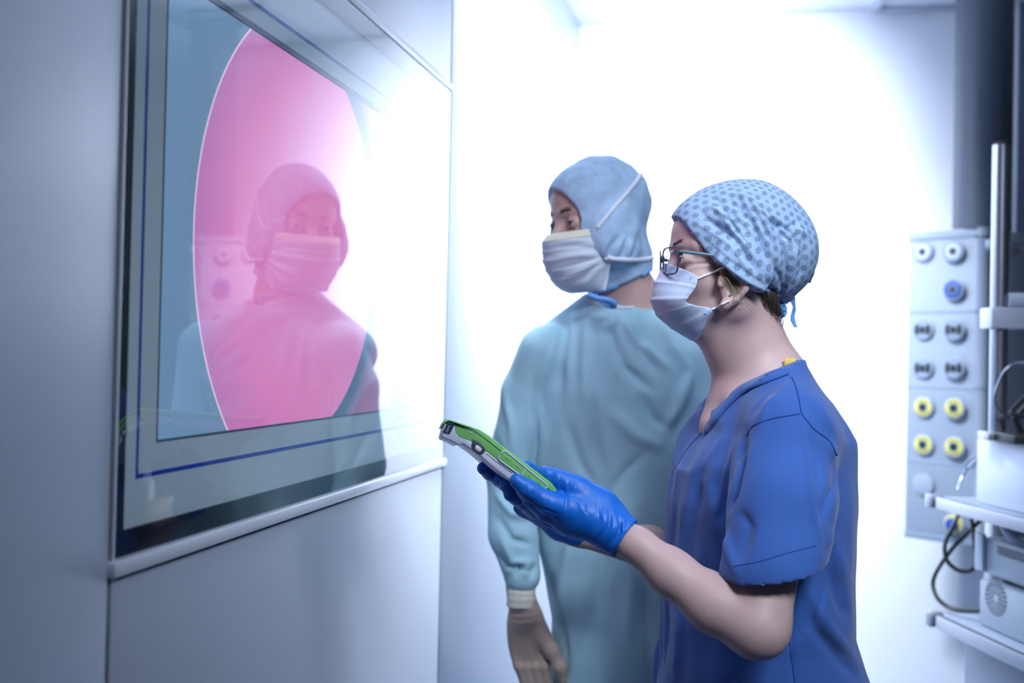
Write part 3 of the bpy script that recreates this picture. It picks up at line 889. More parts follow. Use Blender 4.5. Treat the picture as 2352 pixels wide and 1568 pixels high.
# sleeve hems: cut across and hollow
def cut_sleeve(a, b, e1, e2, r, near):
    d = (b-a)/np.linalg.norm(b-a)
    n = np.cross(e2-e1, WF.L+0*d); n /= np.linalg.norm(n)
    if n@d < 0: n = -n
    c0 = (e1+e2)/2
    rr = 0.125
    def f(X, Y, Z):
        q = np.stack([X-c0[0], Y-c0[1], Z-c0[2]], -1)
        below = -(q@n)                                        # > 0 above the hem
        ax = q-(q@d)[..., None]*d
        rad = np.linalg.norm(ax, axis=-1)-rr
        side = q@WF.L*(1 if near else -1)
        return np.maximum(below, np.maximum(rad, -(side+0.055)))
    top.fn(f, c0-0.16, c0+0.16, 0.0, 's')
    top.cap(a*0.4+b*0.6, b+d*0.06, r-0.015, r-0.015, 0.0, 's')
cut_sleeve(SH, SE, p(1688, 1332, 0.236), p(1886, 1283, 0.236), 0.070, True)
cut_sleeve(SHF, SEF, p(1660, 1270, -0.22), p(1800, 1240, -0.22), 0.062, False)
# neck opening with its V
VB = p(1614, 984, 0.0)
EDGE = [(1560, 1100, 0), (1614, 984, 0.0), (1640, 938, 0.02), (1664, 908, 0.032), (1700, 883, 0.05), (1758, 853, 0.064), (1806, 830, 0.06), (1824, 822, 0.0)]
EL = np.array([((p(x, y, l)-WH)@WF.F, (p(x, y, l)-WH)[2]) for x, y, l in EDGE])
EL = EL[np.argsort(EL[:, 0])]
def neck_cut(X, Y, Z):
    f = (X-WH[0])*WF.F[0]+(Y-WH[1])*WF.F[1]; l = np.abs((X-WH[0])*WF.L[0]+(Y-WH[1])*WF.L[1])
    d = (np.interp(f, EL[:, 0], EL[:, 1])-(Z-WH[2]))*0.7
    return np.maximum(np.maximum(d, l-0.105), EL[0, 0]-f)
lo = np.minimum(VB, p(1830, 800))-0.15; hi = np.maximum(VB, p(1830, 800))+0.15
top.fn(neck_cut, (lo[0], lo[1], VB[2]-0.02), (hi[0], hi[1], VB[2]+0.3), 0.0, 's')
V, F = top.mesh(0.0036, None, 2)
V = V+normals(V, F)*wob(V, 0.0016, 38, 3)[:, None]
V = folds(V, F, [
    ([(1712, 985), (1700, 1060), (1684, 1130), (1660, 1190)], -0.010, 10),
    ([(1700, 1000), (1672, 1090), (1655, 1160), (1656, 1185)], 0.006, 12),
    ([(1655, 1185), (1672, 1250), (1690, 1320)], 0.006, 10),
    ([(1700, 1170), (1720, 1210), (1700, 1300)], -0.006, 14),
    ([(1845, 965), (1862, 1080), (1870, 1180), (1884, 1280)], 0.006, 9),
    ([(1858, 980), (1885, 1120), (1880, 1200)], -0.006, 10),
    ([(1925, 1030), (1915, 1110), (1892, 1190)], -0.009, 9),
    ([(1905, 1010), (1922, 1060), (1908, 1130)], 0.006, 9),
    ([(1845, 905), (1880, 935), (1918, 1000)], 0.006, 12),
    ([(1735, 985), (1765, 930), (1800, 905)], 0.005, 10),
    ([(1720, 960), (1760, 905), (1795, 880)], -0.004, 8),
    ([(1640, 1010), (1600, 1080), (1575, 1180), (1565, 1300)], 0.005, 16),
    ([(1620, 1090), (1590, 1180), (1580, 1300), (1572, 1420)], -0.006, 16),
    ([(1660, 1050), (1630, 1110), (1648, 1200), (1655, 1330)], 0.007, 18),
    ([(1545, 1080), (1548, 1180), (1542, 1300)], -0.005, 12),
    ([(1900, 1300), (1930, 1380), (1955, 1430)], -0.008, 16),
    ([(1850, 1340), (1900, 1440), (1960, 1520)], 0.008, 16),
    ([(1860, 1430), (1920, 1500), (1985, 1568)], -0.008, 14),
    ([(1530, 1380), (1525, 1470), (1515, 1568)], -0.008, 8),
    ([(1560, 1400), (1560, 1480), (1552, 1568)], 0.006, 12),
    ([(1830, 1400), (1815, 1480), (1820, 1568)], -0.003, 6),
    ([(1890, 1200), (1925, 1280), (1940, 1340)], 0.005, 16),
])
wtop = mesh_world('scrub_top', V, F, 'scrub_blue', woman)
BT = bvh_of(V, F)
# black vest showing at the bottom of the V
BV = Body(); BV.ell(p(1758, 1075), (0.102, 0.133, 0.19), WF.ax, 0.02)
BV.chain([p(1636, 1006, -0.006), p(1655, 968, -0.018), p(1670, 934, -0.032)], [0.022, 0.022, 0.020], 0.01)
zc = p(1640, 905)[2]
BV.fn(lambda X, Y, Z: Z-zc, (-9, -9, -9), (9, 9, 9))
V, F = BV.mesh(0.008, None, 1); mesh_world('vest', V, F, 'vest_black', woman)
# seams and bands
def seam(pts, r, matn, lift=0.0003, n=40, name='seam'):
    P = drape(BT, pts, lift, n)
    if len(P) > 3:
        d = np.linalg.norm(np.diff(P, axis=0), axis=1); 
        if d.max() > 0.05: P = P[:np.argmax(d)+1] if np.argmax(d) > len(P)/2 else P[np.argmax(d)+1:]
        m = MB(); m.tube(P, r, 6); m.build(name, matn, wtop)
seam([(1818, 866), (1826, 882), (1834, 910), (1841, 948)], 0.0010, 'scrub_seam')
seam([(1716, 1000), (1730, 978), (1770, 962), (1838, 950)], 0.0010, 'scrub_seam')
seam([(1841, 950), (1870, 985), (1905, 1012), (1922, 1045)], 0.0010, 'scrub_seam')
seam([(1685, 1300), (1740, 1290), (1800, 1272), (1876, 1252)], 0.0007, 'scrub_seam')
seam([(1552, 1075), (1580, 1030), (1606, 1000), (1618, 985)], 0.0009, 'scrub_seam')
seam([(1822, 1350), (1812, 1450), (1826, 1566)], 0.0008, 'scrub_seam')
V, F = band(BT, [(1626, 974), (1662, 921), (1700, 888), (1752, 862), (1804, 843)], [(1622, 1000), (1672, 938), (1716, 900), (1764, 879), (1812, 860)], 0.0030, 36, 5)
nb = mesh_world('neck_band', V, F, 'scrub_blue', wtop)
sm = nb.modifiers.new('thickness', 'SOLIDIFY'); sm.thickness = 0.0015
# yellow size tag at the back of the neck
m = MB()
t0, t1 = p(1803, 826, 0.02), p(1829, 832, -0.01)
h = hit(BT, 1812, 836)
c = (h if h is not None else p(1815, 832))
m.box(c+UP*0.004+(t1-t0)*0.08, np.array([RT, -FW, UP]), (0.0088, 0.0014, 0.0058), 0.001)
m.build('size_tag', 'tag_yellow', wtop)

p = WM.px
# ---- cap
CP = Body()
cc = p(1712, 552)
cU = WHD.ax
CP.ell(cc, (0.106, 0.0925, 0.0965), cU, 0.01)
CP.ell(p(1775, 590), (0.066, 0.074, 0.070), cU, 0.03)
CP.cap(p(1770, 640), p(1796, 682), 0.030, 0.006, 0.03)
for s_ in (1, -1): CP.ell(p(1706, 618, 0.084*s_), (0.046, 0.021, 0.048), cU, 0.025)
CP.ell(WHD.w(-0.008*WK, 0, 0.040*WK), np.array((0.107, 0.083, 0.095))*WK, cU, 0.01)
CP.ell(WHD.w(0.046*WK, 0, 0.040*WK), np.array((0.058, 0.069, 0.064))*WK, cU, 0.02)
line = [(1400, 350, 0), (1552, 500, 0.01), (1590, 541, 0.05), (1640, 598, 0.072), (1690, 643, 0.085), (1740, 672, 0.075), (1796, 694, 0.01), (2000, 760, 0)]
LF = np.array([((p(x, y, l)-WH)@WM.F, (p(x, y, l)-WH)[2]) for x, y, l in line])
LF = LF[np.argsort(LF[:, 0])]
def cap_cut(X, Y, Z):
    f = (X-WH[0])*WM.F[0]+(Y-WH[1])*WM.F[1]; l = (X-WH[0])*WM.L[0]+(Y-WH[1])*WM.L[1]
    far = np.clip((-l-0.01)/0.06, 0, 1)*np.clip((f-0.02)/0.04, 0, 1)*0.035
    return (np.interp(f, LF[:, 0], LF[:, 1])+far-(Z-WH[2]))*0.75
CP.fn(cap_cut, (-9, -9, -9), (9, 9, 9))
V, F = CP.mesh(0.0022, None, 2)
N = normals(V, F)
V = V+N*wob(V, 0.0008, 70, 11)[:, None]
fl = []
r_ = np.random.default_rng(5)
for i in range(26):                                          # wrinkles running from the forehead back to the knot
    t = i/25
    x0, y0 = 1600+190*t+r_.normal()*12, 560-130*math.sin(math.pi*min(1, t*0.9+0.1))+r_.normal()*10
    x1, y1 = 1740+110*t+r_.normal()*10, 640-95*t+r_.normal()*14
    xm, ym = (x0+x1)/2+r_.normal()*10, (y0+y1)/2-18+r_.normal()*10
    fl.append(([(x0, y0), (xm, ym), (x1, y1)], r_.choice([-1, 1])*r_.uniform(0.0018, 0.0040), r_.uniform(4, 8)))
for x, y in ((1850, 560), (1830, 620), (1800, 560), (1775, 600), (1760, 630), (1840, 520)):
    fl.append(([(x, y), ((x+1797)/2+r_.normal()*6, (y+688)/2), (1797, 686)], r_.choice([-1, 1])*0.0038, 5))
fl += [([(1640, 430), (1700, 450), (1765, 440), (1830, 470)], 0.0022, 6), ([(1690, 432), (1760, 460), (1835, 505)], -0.002, 6), ([(1715, 460), (1780, 470), (1850, 540)], 0.002, 6), ([(1620, 455), (1690, 470), (1760, 500)], -0.0016, 7),
       ([(1600, 552), (1660, 606), (1720, 648), (1790, 684)], 0.0022, 4), ([(1612, 545), (1670, 595), (1730, 637), (1790, 675)], -0.0018, 4)]
V = folds(V, F, fl)
wcap = mesh_world('cap', V, F, 'cap_fabric', woman)
set_cloth_coords(wcap, Frame(cc, WM.F), 0.62)
# knot and hanging ties
m = MB()
m.lathe(p(1797, 684), p(1797, 700)-p(1797, 684), [(0.002, -0.006), (0.008, -0.003), (0.009, 0.003), (0.006, 0.008), (0.002, 0.01)], 14)
k = m.build('knot', 'tie_blue', wcap)
def ribbon(pts, widths, l, parent, matn, name):
    P = spline([p(x, y, l+0.006*math.sin(i*1.7)) for i, (x, y) in enumerate(pts)], 24); wd = np.interp(np.linspace(0, 1, 24), np.linspace(0, 1, len(widths)), widths)
    T = np.gradient(P, axis=0); V = []; F = []
    for i in range(24):
        s = np.cross(T[i], WM.L+0.5*WM.F*math.sin(i*0.5)); s /= np.linalg.norm(s)+1e-9
        for j in range(5):
            V.append(P[i]+s*wd[i]*(j/4-0.5)+WM.L*0.0022*math.sin(j*2.2+i*0.4))
    for i in range(23):
        for j in range(4): F.append((i*5+j, (i+1)*5+j, (i+1)*5+j+1, i*5+j+1))
    o = mesh_world(name, V, F, matn, parent); s = o.modifiers.new('thickness', 'SOLIDIFY'); s.thickness = 0.0006
    return o
ribbon([(1797, 690), (1794, 702), (1798, 716), (1808, 716)], [0.008, 0.018, 0.020, 0.006], 0.004, wcap, 'tie_blue', 'tie')
ribbon([(1799, 686), (1818, 684), (1824, 706), (1820, 728), (1828, 752)], [0.006, 0.012, 0.008, 0.006, 0.008], -0.002, wcap, 'tie_blue', 'tie')
ribbon([(1845, 560), (1862, 600), (1856, 650)], [0.004, 0.016, 0.012], -0.012, wcap, 'cap_fabric', 'loose_flap')
# ---- hair at the temple and the nape
cs = []
def skin_at(x, y, lift):
    h = hit(BW, x, y, lift)
    return h if h is not None else p(x, y, 0.07)
for i in range(190):
    t = r_.uniform(0, 1); x0, y0 = 1604+76*t+r_.normal()*3, 540+78*t+r_.normal()*3
    x3, y3 = 1652+46*t+r_.normal()*9, 622+52*t+r_.normal()*14
    pts = [(x0, y0), (x0+10+r_.normal()*2, y0+26), ((x0+x3)/2+8, (y0+y3)/2+18+r_.normal()*3), (x3, y3)]
    cs.append([skin_at(x, y, 0.001+0.003*r_.random()) for x, y in spline(pts, 9)])
for i in range(10):
    x3, y3 = r_.uniform(1700, 1735), r_.uniform(690, 718)
    pts = [(1640+r_.normal()*6, 596), (1662+r_.normal()*4, 640), (1682, 668+r_.normal()*6), (x3, y3)]
    cs.append([skin_at(x, y, 0.004+0.004*r_.random()) for x, y in spline(pts, 10)])
strands('temple_hair', cs, 0.00042, 'hair_blond', woman)
NH = Body()
for s in (-0.03, 0.0, 0.03):
    NH.cap(p(1755, 672, s), p(1768, 714, s*0.8), 0.021, 0.012, 0.03)
V, F = NH.mesh(0.004, None, 2); nh = mesh_world('nape_hair', V, F, 'hair_dark', woman)
cs = []
for i in range(420):
    t = r_.random(); l = r_.uniform(-0.04, 0.055)
    x0, y0 = 1735+55*t, 655+36*t+r_.normal()*4
    x2, y2 = 1752+38*t+r_.normal()*8+14*r_.random(), 722+26*r_.random()+14*t
    cs.append(spline([p(x0, y0, l+0.008*(0.5-abs(t-0.5))), p((x0+x2)/2-2, (y0+y2)/2, l*0.85+0.006), p(x2, y2, l*0.6)], 7))
for i in range(22):
    x0 = r_.uniform(1772, 1795); y0 = r_.uniform(706, 730)
    cs.append(spline([p(x0-14, y0-34, 0.01), p(x0, y0, 0.005), p(x0+14+r_.normal()*8, y0+42+r_.normal()*16, 0.0)], 7))
strands('hair_strands', cs, 0.0004, 'hair_dark', nh)

# ---- face mask: pleated sheet from one cheek round to the other
def pleated_mask(name, fr_pt, cen, edge, lw, parent, matn, pleats, rows=46, cols=41, amp=0.003, nose=0.0, thick=0.0012):
    """cen: centre outline points; edge: near-edge points; lw: half widths; all rows from top to bottom"""
    c = spline(cen, rows); e = spline(edge, rows); V = []; F = []
    for i in range(rows):
        v = i/(rows-1)
        saw = sum(amp*max(0, 1-abs(v-q-0.035)/0.05)*(1 if v < q+0.035 else 0.55) for q in pleats)
        for j in range(cols):
            s = -1+2*j/(cols-1); a = abs(s)
            th_ = a*math.pi/2
            nz_ = nose*min(1, max(0, (0.42-v)/0.25))           # the sheet is pinched over the nose
            g = (1-nz_)*(1-math.cos(th_))**0.9+nz_*a**0.85
            pt_ = c[i]+(e[i]-c[i])*g
            pt_ = np.array([pt_[0], lw(v)*((1-nz_)*math.sin(th_)**0.95+nz_*a)*(1 if s > 0 else -1), pt_[1]])
            out = np.array([math.cos(th_), 0.8*math.sin(th_)*(1 if s > 0 else -1), 0.15])
            V.append(fr_pt(pt_+out*saw*(1-0.35*a)))
    for i in range(rows-1):
        for j in range(cols-1): F.append((i*cols+j, (i+1)*cols+j, (i+1)*cols+j+1, i*cols+j+1))
    o = mesh_world(name, V, F, matn, parent)
    s = o.modifiers.new('thickness', 'SOLIDIFY'); s.thickness = thick; s.offset = 0
    return o, np.array(V).reshape(rows, cols, 3)
def to_f(x, y, l=0.0):
    q = p(x, y, l); return ((q-WH)@WM.F, (q-WH)[2])
wc = [to_f(x, y) for x, y in [(1526, 604), (1512, 632), (1502, 656), (1499, 684), (1504, 708), (1519, 732), (1546, 754), (1570, 770), (1590, 781)]]
we = [to_f(x, y, l) for (x, y), l in zip([(1603, 634), (1601, 650), (1594, 666), (1582, 682), (1577, 694), (1600, 702), (1634, 710), (1622, 742), (1602, 780)], (0.064, 0.068, 0.068, 0.065, 0.062, 0.060, 0.059, 0.045, 0.022))]
wmask, MV = pleated_mask('face_mask', lambda q: WH+WM.F*q[0]+WM.L*q[1]+ZZ*q[2], wc, we, lambda v: np.interp(v, [0, 0.13, 0.3, 0.5, 0.78, 0.9, 1.0], [0.064, 0.068, 0.067, 0.062, 0.059, 0.044, 0.022]), woman, 'mask_pale', (0.18, 0.38, 0.56, 0.72), rows=90, amp=0.0028, nose=0.5)
BM = bvh_of(MV.reshape(-1, 3), [(i*41+j, (i+1)*41+j, (i+1)*41+j+1, i*41+j+1) for i in range(89) for j in range(40)])
def mask_line(pts, r, n, name, dots=True):
    m = MB()
    P = drape(BM, pts, 0.0007, n)
    if dots:
        for q in P: m.box(q, np.array([RT, -FW, UP]), (r*1.4, r*0.5, r), 0)
    else: m.tube(P, r, 6)
    if m.n: m.build(name, 'mask_mark', wmask)
mask_line([(1527, 612), (1560, 622), (1598, 638)], 0.00035, 30, 'weld_line')
mask_line([(1519, 618), (1555, 632), (1598, 650)], 0.00035, 30, 'weld_line')
mask_line([(1597, 652), (1590, 668), (1578, 686)], 0.0004, 10, 'weld_line')
mask_line([(1592, 655), (1584, 670), (1574, 684)], 0.0004, 10, 'weld_line')
mask_line([(1630, 716), (1618, 745), (1603, 772)], 0.0004, 16, 'weld_line')
mask_line([(1624, 715), (1612, 744), (1598, 770)], 0.0004, 16, 'weld_line')
for x, y in ((1589, 640), (1621, 717)):
    m = MB(); h = hit(BM, x, y, 0.0004)
    if h is not None: m.lathe(h, -FW, [(0.0001, -0.0006), (0.0034, -0.0006), (0.0032, 0.0004), (0.0001, 0.0006)], 16); m.build('weld_spot', 'mask_mark', wmask)
def loop(pts, r, parent, name='ear_loop', matn='strap_white'):
    m = MB(); m.tube(spline([p(x, y, l) for x, y, l in pts], 20), r, 8); m.build(name, matn, parent)
def loop_on(start, pts):
    P = [start]+[h for h in (hit(BW, x, y, 0.0022) for x, y in pts) if h is not None]
    m = MB(); m.tube(spline(P, 24), 0.0017, 8); m.build('ear_loop', 'strap_white', wmask)
loop_on(MV[4, 40], [(1622, 632), (1640, 625), (1658, 617), (1676, 608)])
loop_on(MV[67, 40], [(1648, 705), (1658, 700), (1668, 695), (1676, 691)])
for s in (-1,):
    m = MB(); m.tube([WH+WM.F*to_f(1600, 640)[0]+WM.L*-0.053+ZZ*to_f(1600, 640)[1], WHD.w(0.0, -0.081, 0.0), WHD.w(-0.03, -0.09, 0.0)], 0.0017, 8); m.build('ear_loop', 'strap_white', wmask)

# ---- glasses
gl = MB()
HK = WHD
def gp(f, l, u): return HK.w(f*WK, l*WK, u*WK)
glasses = None
def rim_pts(s):
    out = []
    for i in range(40):
        q = 2*math.pi*i/40; c, d = math.cos(q), math.sin(q)
        e = 0.42
        x = math.copysign(abs(c)**e, c)*0.0255; y = math.copysign(abs(d)**e, d)*0.0205
        if y < 0: x *= 1-0.12*(-y/0.0205)
        out.append((x, y))
    return out
def lens_pt(x, y, s): return gp(0.110-0.20*(x+0.0255)-0.9*(x+0.0255)**2+0.10*y, s*(0.0345+x), -0.006+y)
rims = []
for s in (1, -1):
    P = [lens_pt(x, y, s) for x, y in rim_pts(s)]
    P.append(P[0]); P.append(P[1])
    gl.tube(P, 0.0014, 8, False)
gl.tube(spline([lens_pt(-0.023, 0.006, 1), gp(0.110, 0.004, 0.003), gp(0.110, -0.004, 0.003), lens_pt(-0.023, 0.006, -1)], 10), 0.0018, 8)
wgl = gl.build('glasses', 'frame_grey', woman)
for s in (1, -1):
    R_ = rim_pts(s); n = len(R_)
    V = [lens_pt(0, 0, s)+WHD.F*0.0012]+[lens_pt(x*0.97, y*0.97, s) for x, y in R_]
    F = [(0, 1+i, 1+(i+1) % n) for i in range(n)]
    if s < 0: F = [f[::-1] for f in F]
    o = mesh_world('lens', V, F, 'spectacle_lens', wgl); sd = o.modifiers.new('thickness', 'SOLIDIFY'); sd.thickness = 0.0015
    m = MB()
    a = lens_pt(0.026, 0.012, s); b = gp(0.088, 0.066*s, 0.006); c = gp(0.02, 0.079*s, 0.0035); d = gp(-0.02, 0.086*s, 0.0)
    m.tube(spline([a, b, c, d], 24), [0.0026]*12+[0.0022]*6+[0.0015]*6, 8)
    m.build('temple', 'temple_grey', wgl)
    m = MB(); m.box(lens_pt(0.0265, 0.0105, s)-WHD.F*0.002, WHD.ax, (0.004, 0.002, 0.004), 0.0008); m.build('hinge', 'frame_grey', wgl)
# ---- earring
h = hit(BW, 1679, 679, 0.001)
if h is not None:
    m = MB()
    for i in range(6):
        q = i*math.pi/3; c = h+(RT*math.cos(q)+UP*math.sin(q))*0.0023; m.lathe(c, -FW, [(0.0002, -0.001), (0.0013, -0.0004), (0.0013, 0.0006), (0.0003, 0.0011)], 10)
    er = m.build('earring', 'silver', woman)
    m = MB(); m.lathe(h, -FW, [(0.0002, -0.0005), (0.0019, 0.0002), (0.0016, 0.0012), (0.0002, 0.0018)], 14); m.build('stone', 'stone_dark', er)

p = WF.px
# ---- gloves
G = Body(); near_hand(G, 0.0008)
WR0, WR1 = p(1470, 1254, 0.150), p(1400, 1212, 0.122)
def cuff_cut(a, b):
    d = (a-b)/np.linalg.norm(a-b)
    G.fn(lambda X, Y, Z: (X-a[0])*d[0]+(Y-a[1])*d[1]+(Z-a[2])*d[2], (-9, -9, -9), (9, 9, 9))
G.cap(p(1428, 1232, 0.132), p(1440, 1239, 0.136), 0.0265, 0.029, 0.008)
cuff_cut(p(1437, 1237, 0.135), WR1)
V, F = G.mesh(0.0019, None, 2)
fl = []
for i in range(20):                                           # creases round the wrist and the thumb
    t = i/19; x0, y0 = 1340+100*t+r_.normal()*4, 1130+62*t+r_.normal()*3
    x1, y1 = 1318+98*t+r_.normal()*5, 1212+52*t
    fl.append(([(x0, y0), ((x0+x1)/2+10+r_.normal()*4, (y0+y1)/2), (x1, y1)], r_.choice([-1, 1])*(0.0005+0.0016*t), 3.0+r_.random()*2))
for i in range(9):
    x0 = 1256+8*i; y0 = 1074+4.5*i
    fl.append(([(x0, y0), (x0-3+r_.normal()*3, y0+14), (x0-8+r_.normal()*4, y0+26)], r_.choice([-1, 1])*0.0011, 2.6))
for i in range(8):
    x0 = 1205+11*i; y0 = 1108+7*i
    fl.append(([(x0, y0), (x0-2, y0+12), (x0-8, y0+22)], r_.choice([-1, 1])*0.0006, 2.6))
fl += [([(1288, 1120), (1302, 1142), (1300, 1170)], -0.002, 4), ([(1200, 1135), (1240, 1166), (1285, 1182)], -0.0022, 3.0), ([(1298, 1138), (1330, 1150), (1345, 1190)], 0.0012, 5)]
V = folds(V, F, fl)
mesh_world('glove', V, F, 'glove_blue', woman)
G = Body(); far_hand(G, 0.0008)
G.cap(p(1322, 1218, -0.148), p(1332, 1222, -0.150), 0.0255, 0.027, 0.008)
cuff_cut(p(1330, 1222, -0.150), p(1280, 1192, -0.136))
V, F = G.mesh(0.0022, None, 2)
V = folds(V, F, [([(1160+9*i, 1150+5*i), (1166+8*i, 1165+4*i), (1180+7*i, 1182)], (-1)**i*0.001, 3) for i in range(6)])
mesh_world('glove', V, F, 'glove_blue', woman)
lower_clothes(WF, WO, 0.86, woman)

# ------------------------------------------------------------------ the green tablet
mat('tablet_green', (0.20, 0.52, 0.16), rough=0.42, spec=0.4, noise=0.03, nscale=90, bump=0.06, bscale=2500)
mat('tablet_green_dark', (0.12, 0.36, 0.10), rough=0.5)
mat('tablet_white', (0.60, 0.64, 0.80), rough=0.38, noise=0.015)
mat('tablet_dark', (0.06, 0.075, 0.10), rough=0.3, noise=0.05)
mat('tablet_line', (0.01, 0.03, 0.015), rough=0.6)
mat('tablet_window', (0.03, 0.045, 0.085), rough=0.08, spec=0.6)
mat('tablet_glyph', (0.30, 0.35, 0.48), rough=0.3)
def tq(x, y, d=0.0): return p(x, y, LT+d)
tb0 = p(1150, 1050, 0.0)
tablet = thing('tablet', 'light green and white handheld tablet held in blue gloved hands', 'tablet', tuple(tb0))
WIDE = LT-FL
EXT = -WF.L-0.12*WF.F-0.10*ZZ; EXT /= np.linalg.norm(EXT)
def crop(x, y, k=4.48, ox=1000, oy=940): return (ox+x/k, oy+y/k)
top_edge = [crop(*q) for q in [(72, 165), (74, 138), (92, 106), (120, 97), (180, 112), (300, 152), (410, 190), (470, 215), (560, 275), (720, 400), (900, 530), (1060, 650), (1180, 745), (1280, 832), (1298, 858)]]
low_edge = [crop(*q) for q in [(1290, 880), (1200, 868), (1100, 830), (1000, 775), (900, 695), (690, 565), (520, 432), (470, 390), (400, 345), (350, 325), (280, 300), (240, 280), (205, 235), (196, 200), (206, 158), (140, 128)]]
m = MB()
m.prism([tq(x, y) for x, y in top_edge+low_edge], EXT*WIDE, 0.0035, 3)
tg = m.build('green_shell', 'tablet_green', tablet, True, 60)
white_out = [crop(*q) for q in [(72, 235), (66, 262), (78, 288), (150, 318), (236, 364), (262, 360), (285, 352), (440, 462), (600, 602), (760, 722), (900, 800), (1050, 858), (1230, 884)]]
white_in = [crop(*q) for q in [(1190, 855), (1000, 755), (900, 672), (690, 540), (520, 405), (400, 318), (290, 280), (262, 255), (232, 222), (224, 200), (228, 140), (140, 112), (98, 140)]]
m = MB(); m.prism([tq(x, y, -0.0006) for x, y in white_out+white_in], EXT*(WIDE-0.0012), 0.0016, 2)
m.build('white_shell', 'tablet_white', tablet, True, 50)
# camera window on the side with a faint mark
win = [crop(*q) for q in [(128, 131), (138, 129), (196, 145), (202, 152), (150, 248), (140, 254), (82, 238), (77, 230)]]
m = MB(); m.prism([tq(x, y, 0.0008) for x, y in win], -WF.L*0.004, 0.0005, 1)
o = m.build('side_window', 'tablet_window', tablet, True, 40)
for seg_ in ([(140, 165), (112, 232)], [(152, 168), (142, 186)], [(138, 198), (128, 220)], [(112, 232), (128, 234)]):
    m = MB(); m.tube([tq(*crop(*q), 0.0010) for q in seg_], 0.0006, 6); m.build('side_mark', 'tablet_glyph', o)
m = MB(); m.lathe(p(1029, 1000, LT)+EXT*0.045, p(1024, 1012, 0)-p(1029, 1000, 0), [(0.009, -0.003), (0.009, 0.002), (0.0075, 0.0045), (0.002, 0.005)], 24)
m.build('lens_barrel', 'tablet_dark', tablet)
# carrying-hole ring
ring = [crop(*q) for q in [(388, 300), (420, 318), (470, 352), (505, 395), (518, 430), (500, 448), (478, 462), (455, 465), (425, 452), (395, 430), (378, 405), (374, 370), (380, 335)]]
m = MB(); m.prism([tq(x, y, 0.0014) for x, y in ring], -WF.L*0.006, 0.0010, 2); rg = m.build('grip_ring', 'tablet_dark', tablet, True, 50)
inner = [crop(*q) for q in [(418, 362), (445, 372), (472, 396), (480, 410), (470, 432), (452, 440), (432, 432), (412, 414), (404, 400)]]
m = MB(); m.prism([tq(x, y, 0.0018) for x, y in inner], -WF.L*0.003, 0.0006, 1); m.build('grip_hole', 'tablet_white', rg, True, 50)
# port cover with white outline, divider and raised symbols
cov = [crop(*q) for q in [(650, 488), (690, 436), (704, 428), (724, 430), (1140, 768), (1152, 782), (1150, 796), (1114, 836), (1096, 834), (1010, 774), (670, 530), (654, 510)]]
m = MB(); m.prism([tq(x, y, 0.0010) for x, y in cov], -WF.L*0.004, 0.0008, 2); pc = m.build('port_cover', 'tablet_green', tablet, True, 50)
cl = cov+[cov[0], cov[1]]
m = MB(); P = np.array([tq(x, y, 0.0012) for x, y in cl]); P2 = np.concatenate([P[i:i+1]*(1-t)+P[i+1:i+2]*t for i in range(len(P)-1) for t in (0, 0.25, 0.5, 0.75)])
m.tube(P2, 0.0010, 8, False); m.build('white_outline', 'tablet_white', pc)
m = MB(); m.tube([tq(*crop(936, 610), 0.0014), tq(*crop(884, 682), 0.0014)], 0.0006, 6); m.build('divider', 'tablet_white', pc)
def glyph(cx, cy, strokes, sc=1.0):
    """raised symbol on the cover; its own axes run along the tablet"""
    m = MB(); ux = np.array((0.80, 0.60)); uy = np.array((-0.55, 0.83))
    for st in strokes:
        Q = [tq(*crop(cx+(ux[0]*a+uy[0]*b)*sc, cy+(ux[1]*a+uy[1]*b)*sc), 0.0012) for a, b in st]
        m.tube(Q, 0.00028, 5)
    m.build('port_symbol', 'tablet_green_dark', pc)
usb = [[(-22, 0), (18, 0)], [(18, -3), (24, 0), (18, 3), (18, -3)], [(-12, 0), (-4, -8), (4, -8)], [(-6, 0), (2, 8), (8, 8)], [(-25, -2), (-21, -2), (-21, 2), (-25, 2), (-25, -2)]]
lb = [[(32, -7), (32, 7)], [(32, -7), (40, -5), (40, 0), (32, 0)], [(40, 0), (41, 5), (32, 7)]]
la = [[(32, 7), (36, -7), (40, 7)], [(33, 3), (39, 3)]]
glyph(735, 505, usb+lb); glyph(838, 588, usb+la)
glyph(962, 690, [[(-9, 6), (-11, -2), (-8, -9), (0, -12), (8, -9), (11, -2), (9, 6)], [(-9, 2), (-6, 2), (-6, 9), (-9, 8)], [(9, 2), (6, 2), (6, 9), (9, 8)]], 1.3)
glyph(1062, 760, [[(-26, -6), (-14, -6), (-14, 6), (-26, 6), (-26, -6)], [(-8, -6), (6, -6), (6, 6), (-8, 6), (-8, -6)], [(12, -6), (26, -6), (26, 6), (12, 6), (12, -6)]], 0.9)
# parting line and small catch on the edge
def tube_px(pts, r, matn, parent, name, d=0.0004, n=30):
    m = MB(); m.tube(spline([tq(x, y, d) for x, y in pts], n), r, 6); m.build(name, matn, parent)
tube_px([crop(*q) for q in [(206, 165), (300, 192), (390, 222), (430, 240), (540, 320), (680, 432)]], 0.00035, 'tablet_line', tg, 'parting_line')
tube_px([crop(*q) for q in [(1150, 805), (1200, 840), (1236, 868)]], 0.00035, 'tablet_line', tg, 'parting_line')
tube_px([crop(*q) for q in [(520, 450), (640, 545), (790, 655)]], 0.00035, 'tablet_line', tg, 'parting_line', -0.0004)
tube_px([crop(*q) for q in [(350, 222), (352, 234), (368, 238), (382, 226)]], 0.0006, 'tablet_white', tg, 'catch')
tube_px([crop(*q) for q in [(376, 196), (400, 196), (398, 208)]], 0.0006, 'tablet_white', tg, 'catch')
